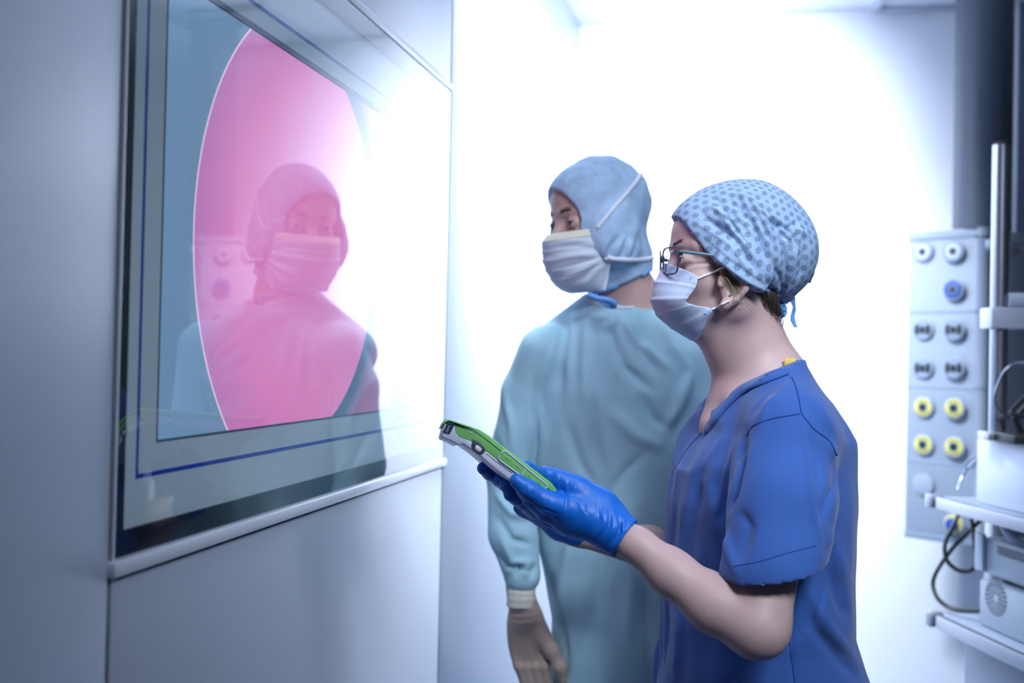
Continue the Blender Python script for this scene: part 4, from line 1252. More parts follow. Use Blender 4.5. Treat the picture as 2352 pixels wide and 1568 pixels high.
# glass screen and bezel on the upper face
a, b_ = np.array(tq(*crop(640, 345)))+EXT*0.022, np.array(tq(*crop(1190, 762)))+EXT*0.022
e = (b_-a)/np.linalg.norm(b_-a); sl = -EXT-(-EXT@e)*e; sl /= np.linalg.norm(sl); nn = np.cross(sl, e); nn = nn if nn[2] > 0 else -nn
c = (a+b_)/2+EXT*(WIDE/2-0.022)
m = MB(); m.box(c+nn*0.0002, np.array([e, sl, nn]), (np.linalg.norm(b_-a)/2, WIDE/2-0.024, 0.0008), 0.0004)
m.build('screen', 'tablet_window', tablet, True, 40)

# ------------------------------------------------------------------ the man in the teal gown
SHC = at(1374, 516, 2.07)
bf = horiz(math.sin(math.radians(16)), math.cos(math.radians(16)))
hf = horiz(math.sin(math.radians(60)), math.cos(math.radians(60)))
SF = Frame(SHC, bf); SHD = Frame(SHC, hf, math.radians(-3)); SK = 1.05
man = thing('person', 'person in teal surgical gown, blue hood and tied white mask looking at the monitor', 'person', (SHC[0]+RH[0]*0.05, SHC[1]+RH[1]*0.05, 0.0))
SO = np.array([SHC[0], SHC[1], 0.0])+RH*0.055+FH*0.03
B = Body()
head_volumes(B, SHD, SK)
D = lambda x, y, z=2.08: at(x, y, z)
B.chain([D(1412, 610, 2.09), D(1440, 680, 2.11), D(1445, 760, 2.13)], [0.056, 0.061, 0.07], 0.03)
for s in (-1, 1):
    B.cap(SO+SF.L*0.03*s+ZZ*1.47, SO+SF.L*0.14*s+ZZ*1.41, 0.035, 0.03, 0.03)
B.ell(SO+ZZ*1.28, (0.095, 0.155, 0.19), SF.ax, 0.04); B.ell(SO+RH*0.015+ZZ*1.03, (0.090, 0.125, 0.22), SF.ax, 0.03); B.ell(SO+RH*0.028+ZZ*0.86, (0.095, 0.125, 0.15), SF.ax, 0.03)
SLO = SO+RH*0.03
legs_and_feet(B, SF, SLO, 0.84, 0.062)
SHR, ELR, WRR = D(1232, 838, 2.09), D(1172, 1095, 2.10), D(1196, 1375, 2.04)
B.chain([SHR, ELR, WRR], [0.046, 0.036, 0.025], 0.02)
SHL = SO+SF.L*0.19+ZZ*1.38; ELL = SO+SF.L*0.235+ZZ*1.10+SF.F*-0.01; WRL = SO+SF.L*0.22+ZZ*0.86+SF.F*0.05
B.chain([SHL, ELL, WRL], [0.046, 0.036, 0.025], 0.02)
def hang_hand(B, wr, right, g=0.0):
    """relaxed hand hanging from the wrist, back of the hand to the front"""
    s = 1.0 if right else -1.0                    # towards the body in picture terms
    q = lambda a, d, u: wr+RH*(a+0.14*max(u, 0))*s+FH*-d-ZZ*u
    up_ax = np.array([RH, FH, ZZ])
    B.cap(q(0, 0, -0.02), q(0.006, 0, 0.040), 0.0255+g, 0.028+g, 0.02)
    B.ell(q(0.003, 0.0, 0.080), (0.039+g, 0.020+g, 0.058+g), up_ax, 0.012)
    B.ell(q(0.004, 0.0, 0.046), (0.035+g, 0.021+g, 0.044+g), up_ax, 0.015)
    B.chain([q(0.030, 0.004, 0.066), q(0.052, 0.016, 0.100), q(0.064, 0.020, 0.130), q(0.067, 0.018, 0.156)], [0.0195+g, 0.0140+g, 0.0122+g, 0.0096+g], 0.012)
    for i, (a, ln) in enumerate(((0.031, 0.088), (0.010, 0.098), (-0.010, 0.092), (-0.026, 0.074))):
        a0 = a*0.9+0.002
        B.chain([q(a0, 0.0, 0.112), q(a0+0.002, 0.006, 0.134), q(a0+0.004+0.002*i, 0.000, 0.134+ln*0.45), q(a0+0.006+0.003*i, -0.020, 0.134+ln*0.80), q(a0+0.006+0.003*i, -0.038, 0.134+ln*0.95)], [0.0128+g, 0.0108+g, 0.0100+g, 0.0090+g, 0.0077+g], 0.004)
hang_hand(B, WRR, True, -0.002); hang_hand(B, WRL, False, -0.002)
V, F = B.mesh(0.0050, (SHC-np.array([0.16, 0.16, 0.20]), SHC+np.array([0.16, 0.16, 0.16]), 0.0018), 2)
mesh_world('body', V, F, 'skin_man', man)
BS = bvh_of(V, F)
eyes(SHD, SK, man, (1, 0.10, -0.02))
for s in (1, -1):
    cs = []
    for i in range(80):
        t = i/79+rng.normal()*0.01
        c0 = SHD.w((0.0985-0.022*t*t-0.004*t)*SK, (0.013+0.037*t)*s*SK, (0.018+0.006*math.sin(2.3*t)+rng.normal()*0.0022)*SK)
        d = SHD.L*s*0.8+SHD.U*(0.3-0.5*t)-SHD.F*0.35
        cs.append([c0, c0+d*0.005, c0+d*0.009-SHD.F*0.001])
    strands('eyebrow', cs, 0.0007, 'brow_brown', man)

# ---- hood: close over the skull and down round the neck, open at the face
H = Body()
w = lambda f, l, u: SHD.w(f*SK, l*SK, u*SK)
H.ell(w(-0.008, 0, 0.040), np.array((0.109, 0.084, 0.097))*SK, SHD.ax, 0.01)
H.ell(w(0.045, 0, 0.042), np.array((0.058, 0.070, 0.064))*SK, SHD.ax, 0.02)
H.ell(w(0.030, 0, -0.030), np.array((0.066, 0.076, 0.092))*SK, SHD.ax, 0.03)
for s in (1, -1): H.ell(w(0.010, 0.080*s, -0.030), np.array((0.050, 0.026, 0.058))*SK, SHD.ax, 0.03)
H.cap(D(1418, 590, 2.09), D(1424, 650, 2.10), 0.074, 0.071, 0.03)
# face opening
fo = w(0.112, -0.018, -0.004)
H.ell(fo, np.array((0.080, 0.080, 0.073))*SK, SHD.ax, 0.0, 's')
H.ell(w(0.118, 0, -0.075), np.array((0.070, 0.052, 0.060))*SK, SHD.ax, 0.0, 's')
e1, e2 = D(1340, 686, 2.03), D(1497, 624, 2.10)
nn = np.cross(e2-e1, FH); nn /= np.linalg.norm(nn); nn = nn if nn[2] < 0 else -nn
H.fn(lambda X, Y, Z: (X-e1[0])*nn[0]+(Y-e1[1])*nn[1]+(Z-e1[2])*nn[2], (-9, -9, -9), (9, 9, 9))
V, F = H.mesh(0.003, None, 2)
V = V+normals(V, F)*wob(V, 0.0018, 55, 21)[:, None]
r_ = np.random.default_rng(9)
fl = [([(1285+12*i, 425-4*i+r_.normal()*4), (1300+14*i+r_.normal()*6, 395+r_.normal()*5)], r_.choice([-1, 1])*0.0024, 5) for i in range(9)]
fl += [([(1385+14*i, 592), (1395+13*i+r_.normal()*4, 570), (1408+12*i, 540+r_.normal()*10)], (-1)**i*0.0040, 5) for i in range(6)]
fl += [([(1375, 668), (1420, 655), (1480, 618)], 0.003, 6), ([(1390, 655), (1430, 640), (1485, 600)], -0.0025, 6), ([(1375, 600), (1430, 608), (1485, 596)], -0.003, 5)]
V = folds(V, F, fl)
hood = mesh_world('hood', V, F, 'hood_blue', man)
BH = bvh_of(V, F)
P = drape(BH, [(1343, 680), (1400, 662), (1450, 645), (1494, 618)], 0.001, 24)
m = MB(); m.tube(P, 0.0035, 8); m.build('hood_hem', 'tie_blue', hood)
# bow of the hood tie under the chin
def loop3(pts, r, matn, parent, name, z=1.98, n=24, seg=8):
    m = MB(); m.tube(spline([at(x, y, z+dz) for x, y, dz in pts], n), r, seg); return m.build(name, matn, parent)
bow = loop3([(1352, 676, 0), (1372, 684, -0.01), (1398, 688, -0.015), (1412, 697, -0.01), (1408, 704, 0), (1388, 694, 0), (1366, 680, 0)], 0.0050, 'tie_blue', hood, 'bow')
loop3([(1366, 680, 0), (1380, 692, -0.008), (1396, 702, -0.006), (1404, 703, 0)], 0.0042, 'tie_blue', hood, 'bow')

# ---- mask with cream top band and ties
def s_f(x, y, z):
    q = at(x, y, z)-SHC; return (q@SHD.F, q@SHD.U)
mc = [(0.1080*SK, -0.022), (0.1210*SK, -0.040), (0.1190*SK, -0.060), (0.1190*SK, -0.076), (0.1130*SK, -0.096), (0.1030*SK, -0.112), (0.0920*SK, -0.128), (0.0700*SK, -0.140), (0.0480*SK, -0.142)]
me_ = [(0.050*SK, -0.016), (0.046*SK, -0.030), (0.043*SK, -0.044), (0.040*SK, -0.058), (0.034*SK, -0.070), (0.031*SK, -0.082), (0.031*SK, -0.100), (0.030*SK, -0.120), (0.032*SK, -0.138)]
smask, MV = pleated_mask('face_mask', lambda q: SHC+SHD.F*q[0]+SHD.L*q[1]+SHD.U*q[2], mc, me_, lambda v: np.interp(v, [0, 0.35, 0.6, 1.0], [0.076, 0.080, 0.083, 0.062]), man, 'mask_white', (0.22, 0.36, 0.50, 0.64), rows=70, amp=0.0030)
MF = np.array([(i*41+j, (i+1)*41+j, (i+1)*41+j+1, i*41+j+1) for i in range(69) for j in range(40)])
V2 = folds(MV.reshape(-1, 3), MF, [([(1384, 588), (1330, 585), (1275, 590)], 0.003, 6), ([(1384, 592), (1330, 606), (1280, 622)], -0.003, 6), ([(1385, 594), (1335, 620), (1290, 640)], 0.003, 6), ([(1386, 598), (1345, 632), (1310, 654)], -0.003, 6), ([(1384, 602), (1355, 640), (1332, 664)], 0.003, 6), ([(1376, 575), (1330, 565), (1285, 568)], -0.0025, 5), ([(1374, 556), (1330, 552), (1280, 556)], 0.002, 5)])
smask.data.vertices.foreach_set('co', (V2-root_world(man)).ravel()); smask.data.update()
MV = V2.reshape(MV.shape)
bandV = []; bandF = []
nr = 9
cen_ = MV.mean((0, 1))
for i in range(nr):
    for j in range(41):
        o_ = SHD.F*math.cos((j-20)/20*1.2)+SHD.L*math.sin((j-20)/20*1.2)
        bandV.append(MV[i, j]+o_*0.0014)
for i in range(nr-1):
    for j in range(40): bandF.append((i*41+j, (i+1)*41+j, (i+1)*41+j+1, i*41+j+1))
o = mesh_world('top_band', bandV, bandF, 'mask_cream', smask); sd = o.modifiers.new('thickness', 'SOLIDIFY'); sd.thickness = 0.0012
def strap(pts, r, l0):
    P = drape(BH, pts, 0.0022, 30)
    P = np.vstack([l0[None], P]) if l0 is not None else P
    m = MB(); m.tube(P, r, 8); m.build('tie', 'strap_white', smask)
strap([(1376, 520), (1400, 490), (1430, 455), (1455, 424), (1466, 409), (1474, 400), (1480, 394)], 0.0042, MV[2, 40])
strap([(1392, 590), (1420, 594), (1450, 595), (1478, 594), (1490, 593), (1498, 592)], 0.0042, MV[42, 40])
P = MV[:, 40]+SHD.L*0.001
m = MB(); m.tube(P[2:], 0.0030, 8); m.build('side_binding', 'strap_white', smask)
P = MV[:, 0]-SHD.L*0.001
m = MB(); m.tube(P[2:], 0.0030, 8); m.build('side_binding', 'strap_white', smask)

# ---- gown
Gn = Body()
nz = D(1436, 703, 2.11)
def gl_(z, ox, a, b): c = SO+RH*ox; return (z, c[0], c[1], a, b)
def zat(y): return at(1400, y, 2.1)[2]
Gn.loft([gl_(zat(690), 0.0, 0.062, 0.070), gl_(zat(715), 0.0, 0.075, 0.085), gl_(zat(745), 0.0, 0.088, 0.115), gl_(zat(800), 0.0, 0.108, 0.165), gl_(zat(840), 0.0, 0.118, 0.182), gl_(zat(900), 0.0, 0.128, 0.192), gl_(zat(1060), 0.0, 0.132, 0.190), gl_(zat(1250), 0.006, 0.130, 0.176), gl_(zat(1330), 0.016, 0.130, 0.168), gl_(zat(1420), 0.026, 0.130, 0.160), gl_(zat(1568), 0.026, 0.138, 0.163), gl_(0.55, 0.02, 0.16, 0.19), gl_(0.34, 0.02, 0.18, 0.205)], SF.F, SF.L, 0.02, ex=2.1)
for s_ in (1, -1):
    Gn.cap(nz+SF.L*0.055*s_-ZZ*0.020-RH*0.01, SO+SF.L*0.165*s_+ZZ*(zat(800)-0.02), 0.048, 0.058, 0.02)
Gn.chain([D(1262, 815, 2.09), D(1212, 905, 2.10), D(1172, 1085, 2.09), D(1178, 1230, 2.05), D(1198, 1322, 2.04)], [0.066, 0.055, 0.050, 0.050, 0.039], 0.010)
Gn.chain([SHL, ELL, WRL+ZZ*0.03], [0.066, 0.052, 0.040], 0.022)
def gneck(X, Y, Z):
    q = (X-nz[0])*RH[0]+(Y-nz[1])*RH[1]; fwd = (X-nz[0])*bf[0]+(Y-nz[1])*bf[1]
    r = np.hypot(q/0.080, fwd/0.085)-1
    zz = nz[2]-0.085*np.clip((q+0.045)/0.1, -1, 1)*0.12
    return np.maximum(r*0.08, (zz-Z))
Gn.fn(gneck, nz-0.14, nz+0.14, 0.0, 's')
V, F = Gn.mesh(0.0045, None, 2)
V = V+normals(V, F)*wob(V, 0.0022, 26, 31)[:, None]
V = folds(V, F, [
    ([(1350, 720), (1345, 820), (1340, 930)], 0.0096, 12), ([(1300, 740), (1285, 830), (1280, 940)], -0.0096, 16),
    ([(1390, 730), (1430, 840), (1500, 900)], -0.0112, 12), ([(1420, 720), (1470, 790), (1540, 850)], 0.0096, 11),
    ([(1260, 770), (1225, 860), (1205, 980)], -0.0080, 11), ([(1160, 900), (1175, 980), (1178, 1050)], 0.0080, 9),
    ([(1135, 1000), (1160, 1080), (1195, 1120)], -0.0096, 9), ([(1140, 1130), (1175, 1180), (1215, 1190)], 0.0112, 9), ([(1138, 1180), (1175, 1240), (1220, 1250)], -0.0090, 9),
    ([(1150, 1235), (1180, 1290), (1225, 1290)], 0.0080, 8), ([(1140, 1270), (1170, 1300), (1220, 1312)], -0.0070, 6),
    ([(1165, 1320), (1170, 1300), (1172, 1285)], 0.0064, 4), ([(1185, 1325), (1190, 1305), (1192, 1290)], -0.0064, 4), ([(1205, 1328), (1208, 1310), (1212, 1295)], 0.0064, 4), ([(1222, 1328), (1226, 1308), (1228, 1295)], -0.0064, 4),
    ([(1330, 1180), (1300, 1320), (1280, 1480)], 0.0144, 17), ([(1390, 1120), (1380, 1300), (1350, 1480)], -0.0144, 20), ([(1440, 1180), (1450, 1330), (1440, 1500)], 0.0128, 20),
    ([(1270, 1330), (1290, 1440), (1300, 1560)], -0.0112, 11), ([(1480, 1350), (1490, 1450), (1500, 1560)], -0.0096, 12),
    ([(1400, 940), (1460, 1000), (1530, 1030)], 0.0080, 17), ([(1230, 900), (1250, 1010), (1240, 1100)], 0.0080, 12),
    ([(1590, 850), (1560, 930), (1520, 1000)], 0.0096, 14), ([(1470, 900), (1500, 960), (1540, 990)], -0.0080, 12),
    ([(1425, 720), (1418, 800), (1425, 880)], 0.006, 9), ([(1460, 715), (1475, 800), (1510, 860)], -0.007, 10), ([(1500, 715), (1540, 790), (1580, 850)], 0.008, 11), ([(1320, 715), (1310, 790), (1300, 880)], 0.007, 9),
    ([(1370, 850), (1385, 980), (1400, 1080)], 0.007, 14), ([(1300, 960), (1330, 1060), (1370, 1130)], -0.006, 13), ([(1480, 1040), (1430, 1090), (1390, 1150)], -0.005, 12), ([(1215, 860), (1212, 950), (1222, 1050)], 0.004, 8),
])
gown = mesh_world('gown', V, F, 'gown_teal', man)
BG = bvh_of(V, F)
P = drape(BG, [(1352, 688), (1385, 702), (1420, 707), (1460, 706), (1500, 702)], 0.0005, 30)
if len(P) > 4:
    m = MB(); m.tube(P, 0.0035, 8); m.build('neck_binding', 'gown_binding', gown)
# knitted cuff and latex gloves
m = MB(); q0, q1 = D(1198, 1330, 2.04), D(1196, 1392, 2.035)
for (a, b) in ((q0, q1),):
    prof = [(0.0285, 0.0), (0.0300, 0.004)]+[(0.0292+0.0007*math.sin(i*1.9), 0.008+i*0.004) for i in range(11)]+[(0.0290, 0.054), (0.0265, 0.056)]
    m.lathe(a, b-a, prof, 28)
m.build('knit_cuff', 'knit_cuff', man)
for (wr, right) in ((WRR, True), (WRL, False)):
    G = Body(); hang_hand(G, wr, right, 0.001)
    V, F = G.mesh(0.0026, None, 2)
    if right:
        V = folds(V, F, [([(1168, 1400+7*i), (1200, 1404+7*i), (1230, 1400+7*i)], (-1)**i*0.0006, 2.5) for i in range(5)])
    mesh_world('glove', V, F, 'glove_latex', man)
lower_clothes(SF, SLO, 0.72, man, 0.062, 0.86)

# ------------------------------------------------------------------ ceiling pendant with gas outlets
def rot_left(v, q):
    c, s = math.cos(q), math.sin(q)
    return np.array([v[0]*c-v[1]*s, v[0]*s+v[1]*c, 0.0])
PZ = 3.0
rho = ray(2180, 800); rho[2] = 0; rho /= np.linalg.norm(rho)
left = rot_left(rho, math.pi/2)
qa = math.radians(27)
d1 = math.cos(qa)*left+math.sin(qa)*rho                     # along the outlet face, away from the near corner
d2 = -math.sin(qa)*left+math.cos(qa)*rho                    # along the side face
n1 = -d2; n2 = -d1                                          # outward normals: outlet face, side face
cb = at(2256, 1262, PZ); ct = at(2256, 520, PZ)
zb, zt = cb[2], ct[2]
cx = np.array([cb[0], cb[1], 0])
def face1(x, y, lift=0.0): return on_plane(x, y, n1, cx@n1)+n1*lift
def face2(x, y, lift=0.0): return on_plane(x, y, n2, cx@n2)+n2*lift
wl1 = (face1(2084, 900)-cx)@d1
DEP = 0.36
pend = thing('medical_pendant', 'white ceiling pendant on a thick grey column with columns of gas outlets', 'medical pendant', (cx[0]+d1[0]*wl1/2+d2[0]*DEP/2, cx[1]+d1[1]*wl1/2+d2[1]*DEP/2, ZC))
axp = np.array([d1, d2, ZZ])
def outline(inset=0.0, r=0.028):
    """plan outline with a rounded near corner"""
    P = []
    for q in np.linspace(0, math.pi/2, 7):
        P.append(cx+d1*(r-r*math.sin(q))+d2*(r-r*math.cos(q)))
    P = P[::-1]
    P = [p_ for p_ in P]
    P += [cx+d2*DEP, cx+d2*DEP+d1*wl1, cx+d1*wl1][::1]
    c = cx+d1*wl1/2+d2*DEP/2
    return [c+(q-c)*(1+inset) for q in P]
def slab(z0, z1, grow, name, matn, bev=0.002):
    m = MB(); m.prism([np.array([q[0], q[1], z0]) for q in outline(grow)], ZZ*(z1-z0), bev, 2)
    return m.build(name, matn, pend, True, 40)
slab(zb+0.025, zt-0.020, 0.0, 'housing', 'pendant_white')
slab(zb, zb+0.024, 0.012, 'bottom_rim', 'pendant_seam')
slab(zt-0.024, zt+0.004, 0.025, 'top_rim', 'pendant_white')
for y in (715, 890, 1066):
    z = face1(2170, y)[2]
    slab(z-0.006, z+0.004, 0.004, 'seam', 'pendant_seam', 0.001)
# side panel a shade greyer with plate and knob
a = cx+d2*0.035
m = MB(); m.box(cx+d2*(DEP/2+0.012)+n2*0.002+ZZ*(zb+zt)/2, np.array([d2, n2, ZZ]), (DEP/2-0.02, 0.002, (zt-zb)/2-0.03), 0.001)
m.build('side_panel', 'pendant_side', pend, True, 40)
m = MB(); c = face2(2266, 562, 0.004); m.lathe(c, n2, [(0.016, 0), (0.016, 0.010), (0.012, 0.014), (0.002, 0.015)], 20); m.build('knob', 'pendant_side', pend)
pl = [face2(*q, 0.0046) for q in ((2316, 534), (2350, 536), (2350, 590), (2316, 588))]
m = MB(); m.add([q for q in pl]+[q+n2*0.001 for q in pl], [(3, 2, 1, 0), (4, 5, 6, 7), (0, 1, 5, 4), (1, 2, 6, 5), (2, 3, 7, 6), (3, 0, 4, 7)]); lb_ = m.build('rating_plate', 'paper_grey', pend, False)
for y, x0, x1 in ((545, 2338, 2346), (553, 2338, 2345), (561, 2320, 2346), (570, 2320, 2340), (576, 2320, 2346), (583, 2320, 2344)):
    m = MB(); m.tube([face2(x0, y, 0.0060), face2(x1, y+1, 0.0060)], 0.0016, 5); m.build('print_line', 'ink', lb_)
def outlet(x, y, kind):
    c = face1(x, y, 0.0)
    m = MB(); m.lathe(c, n1, [(0.0335, -0.00110), (0.0335, 0.00165), (0.030, 0.00330), (0.026, 0.00330), (0.002, 0.00330)], 36)
    o = m.build('gas_outlet', 'pendant_seam' if kind in 'wbq' else 'pendant_white', pend)
    a = np.cross(ZZ, n1)
    if kind == 'w':
        m = MB(); m.lathe(c, n1, [(0.024, 0.00220), (0.024, 0.00468), (0.019, 0.00523), (0.002, 0.00523)], 32); m.build('collar', 'socket_white', o)
        m = MB(); m.lathe(c, n1, [(0.0255, 0.00275), (0.0255, 0.00374), (0.0236, 0.00374), (0.0236, 0.00275)], 32); m.build('ring', 'pendant_seam', o)
    elif kind in 'by':
        m = MB(); m.lathe(c, n1, [(0.0275, 0.00220), (0.0275, 0.00468), (0.025, 0.00539), (0.015, 0.00539), (0.002, 0.00468)], 32); m.build('collar', 'socket_blue' if kind == 'b' else 'socket_yellow', o)
        m = MB(); m.lathe(c, n1, [(0.0150, 0.00330), (0.0150, 0.00616), (0.011, 0.00649), (0.002, 0.00649)], 28); m.build('valve', 'socket_core', o)
        if kind == 'y':
            for k in range(2):
                m = MB(); m.tube([c+n1*0.0058+(a*math.cos(q)+ZZ*math.sin(q)*(1 if k == 0 else -1))*0.0215 for q in np.linspace(0.6, 2.5, 12)], 0.0012, 5); m.build('lettering', 'socket_black', o)
    elif kind == 'q':
        for k in range(2):
            s = 1 if k else -1
            m = MB(); P = [c+n1*0.0050+(a*math.cos(q)*s+ZZ*math.sin(q))*r for r, qs in ((0.0265, np.linspace(-0.75, 0.75, 10)), (0.0125, np.linspace(0.75, -0.75, 10))) for q in qs]
            m.prism(P, -n1*0.004, 0.0006, 1); m.build('quadrant', 'socket_black', o, True, 40)
        m = MB(); m.lathe(c, n1, [(0.0130, 0.00220), (0.0130, 0.00578), (0.010, 0.00616), (0.002, 0.00616)], 28); m.build('valve', 'pendant_seam', o)
    elif kind == 'p':
        m = MB(); m.lathe(c, n1, [(0.028, 0.00220), (0.028, 0.00660), (0.024, 0.00770), (0.002, 0.00770)], 32); m.build('collar', 'socket_yellow', o)
        m = MB(); m.lathe(c, n1, [(0.020, 0.00660), (0.020, 0.01870), (0.014, 0.02200), (0.002, 0.02310)], 28); m.build('plug', 'socket_blue', o)
        return
    m = MB(); m.lathe(c, n1, [(0.0110, 0.00440), (0.0110, 0.00688), (0.0095, 0.00704), (0.002, 0.00704)], 20); m.build('socket_hole', 'socket_black', o)
for x, y, k in ((2120, 578, 'w'), (2190, 577, 'w'), (2190, 665, 'b'), (2120, 757, 'q'), (2191, 757, 'q'), (2120, 845, 'q'), (2191, 845, 'q'), (2121, 935, 'y'), (2192, 937, 'y'), (2121, 1021, 'y'), (2192, 1026, 'y'), (2191, 1203, 'p')):
    outlet(x, y, k)
m = MB(); c = face1(2120, 1112); m.lathe(c, n1, [(0.034, -0.002), (0.034, 0.0012), (0.033, 0.0016), (0.002, 0.0016)], 36); m.build('blank_cover', 'pendant_white', pend)
cc_ = at(2258, 300, 3.13); c0 = np.array([cc_[0], cc_[1], zt])
m = MB(); m.lathe(c0, ZZ, [(0.085, 0.0), (0.085, ZC-zt)], 48); m.build('column', 'column_grey', pend, True, 40)
m = MB(); m.lathe(np.array([cc_[0], cc_[1], ZC-0.012]), ZZ, [(0.10, 0.0), (0.12, 0.004), (0.12, 0.012)], 48); m.build('ceiling_flange', 'column_grey', pend, True, 40)

# ------------------------------------------------------------------ equipment cart
dc = RH*0.0185-FH*0.135; dc /= np.linalg.norm(dc)             # along the cart, towards the camera
nc_ = np.cross(dc, ZZ)                                        # outward, to the left
S0 = at(2125, 1150, 2.50)
def side(x, y, inset=0.0): return on_plane(x, y, nc_, S0@nc_-inset)
axc = np.array([dc, nc_, ZZ])
e0 = side(2126, 1148); ctx = e0+dc*0.38-nc_*0.24
cart = thing('equipment_cart', 'grey equipment cart with two aluminium-edged shelves and a steel pole', 'cart', (ctx[0], ctx[1], 0.0))
CL, CW = 0.78, 0.50
shelf_z = []
for (y0, y1), nm in (((1141, 1168), 'upper'), ((1414, 1444), 'lower')):
    a = side(2150, y0); b_ = side(2150, y1); zc = (a[2]+b_[2])/2; hh = (a[2]-b_[2])/2
    s0 = side(2126, (y0+y1)/2-3); s0 = np.array([s0[0], s0[1], zc])
    shelf_z.append(zc+hh)
    m = MB(); m.box(s0+dc*CL/2-nc_*(CW/2+0.02), axc, (CL/2, CW/2-0.012, 0.009), 0.003); sh = m.build('shelf', 'shelf_grey', cart, True, 40)
    m = MB(); m.box(s0+dc*(CL/2+0.022)-nc_*0.006, axc, (CL/2-0.022, 0.006, hh), 0.0025); r = m.build('rail', 'rail_alu', cart, True, 40)
    m = MB(); m.box(s0+dc*(CL/2+0.022)-nc_*0.020+ZZ*0.006, axc, (CL/2-0.024, 0.0075, 0.006), 0.001); m.build('channel', 'rubber_black', r, True, 40)
    m = MB(); m.box(s0+dc*0.012-nc_*0.016, axc, (0.014, 0.018, hh*1.15), 0.004); m.build('end_cap', 'rail_alu', r, True, 40)
    m = MB(); m.box(s0+dc*0.027-nc_*0.0005, axc, (0.004, 0.0012, hh*0.7), 0.001); m.build('latch', 'steel_dark', r, True, 40)
zlow = shelf_z[1]; zup = shelf_z[0]
m = MB(); s1 = side(2213, 1500, 0.08); m.box(np.array([s1[0], s1[1], 0])+dc*0.28-nc_*0.17+ZZ*((zlow-0.03+0.12)/2), axc, (0.28, 0.17, (zlow-0.03-0.12)/2), 0.008); m.build('base_cabinet', 'cabinet_grey', cart, True, 40)
for a_ in (0.06, 0.70):
    for b_ in (0.05, 0.44):
        c = S0+dc*a_-nc_*b_
        m = MB(); m.lathe(np.array([c[0], c[1], 0.05])-nc_*0.012, nc_, [(0.002, 0), (0.05, 0.001), (0.05, 0.024), (0.002, 0.025)], 24); wh = m.build('caster', 'rubber_black', cart)
        m = MB(); m.box(np.array([c[0], c[1], 0.105]), axc, (0.02, 0.018, 0.018), 0.004); m.build('fork', 'steel', wh)
s2 = side(2284, 1212, 0.30)
m = MB(); m.box(np.array([s2[0], s2[1], (zlow+zup)/2]), axc, (0.018, 0.018, (zup-zlow)/2-0.012), 0.003); m.build('post', 'rail_alu', cart, True, 40)
# steel pole with cap, foot clamp and side clamp
pb = at(2291, 1000, 2.33); pt_ = at(2291, 330, 2.33)
PX = np.array([pb[0], pb[1], 0])
pr = 19*2.33/FPX
zbox = on_plane(2243, 1004, nc_, S0@nc_-0.07)[2]
m = MB(); m.lathe(PX+ZZ*zbox, ZZ, [(pr, 0), (pr, pt_[2]-zbox)], 32); pole = m.build('pole', 'steel', cart, True, 40)
m = MB(); m.lathe(PX+ZZ*(pt_[2]-0.002), ZZ, [(pr*1.01, 0), (pr*1.01, 0.004), (pr*0.8, 0.007)], 32); m.build('end_cap', 'rubber_black', pole, True, 40)
m = MB(); m.box(PX+ZZ*(zbox+0.010)-RH*0.008, np.array([RH, FH, ZZ]), (0.026, 0.028, 0.010), 0.003); m.build('foot_clamp', 'rail_alu', pole, True, 40)
zc1 = at(2300, 731, 2.33)[2]
m = MB(); m.box(PX+ZZ*zc1+RH*0.008-FH*0.004, np.array([RH, FH, ZZ]), (0.042, 0.030, 0.0245), 0.004); cl_ = m.build('pole_clamp', 'cabinet_white', cart, True, 40)
m = MB(); m.tube([PX+ZZ*at(2316, 690, 2.33)[2]+RH*0.012-FH*0.01, PX+ZZ*at(2316, 690, 2.33)[2]+RH*0.16-FH*0.02], 0.018, 20); m.build('clamp_rod', 'cabinet_white', cl_, True, 40)

# things standing on the cart
def unit(name, label, cat, x0, ytop, zbot, inset, length, width, matn, bev=0.006):
    t = side(x0, ytop, inset); z1 = t[2]; h = (z1-zbot)/2
    c = np.array([t[0], t[1], zbot+h])+dc*length/2-nc_*width/2
    r = thing(name, label, cat, (c[0], c[1], zbot))
    m = MB(); m.box(c, axc, (length/2, width/2, h), bev); m.build('case', matn, r, True, 40)
    return r, t, z1
u1, t1, z1 = unit('equipment_box', 'plain white equipment box on the upper shelf of the cart', 'equipment', 2243, 1004, zup-0.0055, 0.07, 0.44, 0.36, 'cabinet_white')
m = MB(); c = side(2243, 1100, 0.068)+dc*0.30; m.box(c, axc, (0.006, 0.001, 0.004)); m.build('badge', 'steel_dark', u1, False)
zl2 = side(2249, 1328, 0.075)[2]
u3, t3, z3 = unit('fan_unit', 'grey device with a round fan grille on the lower shelf of the cart', 'equipment', 2249, 1328, zlow-0.0055, 0.075, 0.42, 0.34, 'cabinet_grey')
gc = side(2287, 1373, 0.0745)
for k, (rr, n) in enumerate(((0.012, 8), (0.019, 12), (0.026, 16), (0.033, 20), (0.039, 24))):
    m = MB()
    for i in range(n):
        q = 2*math.pi*i/n+0.2*k; dq = 0.55*math.pi/n
        m.tube([gc+(dc*math.cos(q+e)+ZZ*math.sin(q+e))*rr for e in (-dq, 0, dq)], 0.0016, 5)
    m.build('grille_ring', 'tablet_dark', u3)
u2, t2, z2 = unit('vented_unit', 'grey device with a perforated side vent stacked over the fan device', 'equipment', 2258, 1232, z3+0.012, 0.09, 0.40, 0.32, 'cabinet_grey')
m = MB()
va, vb, vd = side(2288, 1249, 0.089), side(2352, 1268, 0.089), side(2288, 1262, 0.089)
for i in range(22):
    for j in range(4):
        c = va+dc*(0.006+0.0085*i+(0.004 if j % 2 else 0))-ZZ*(0.004+0.0055*j); m.box(c, axc, (0.0026, 0.0008, 0.0016))
m.build('side_vent', 'tablet_dark', u2, False)
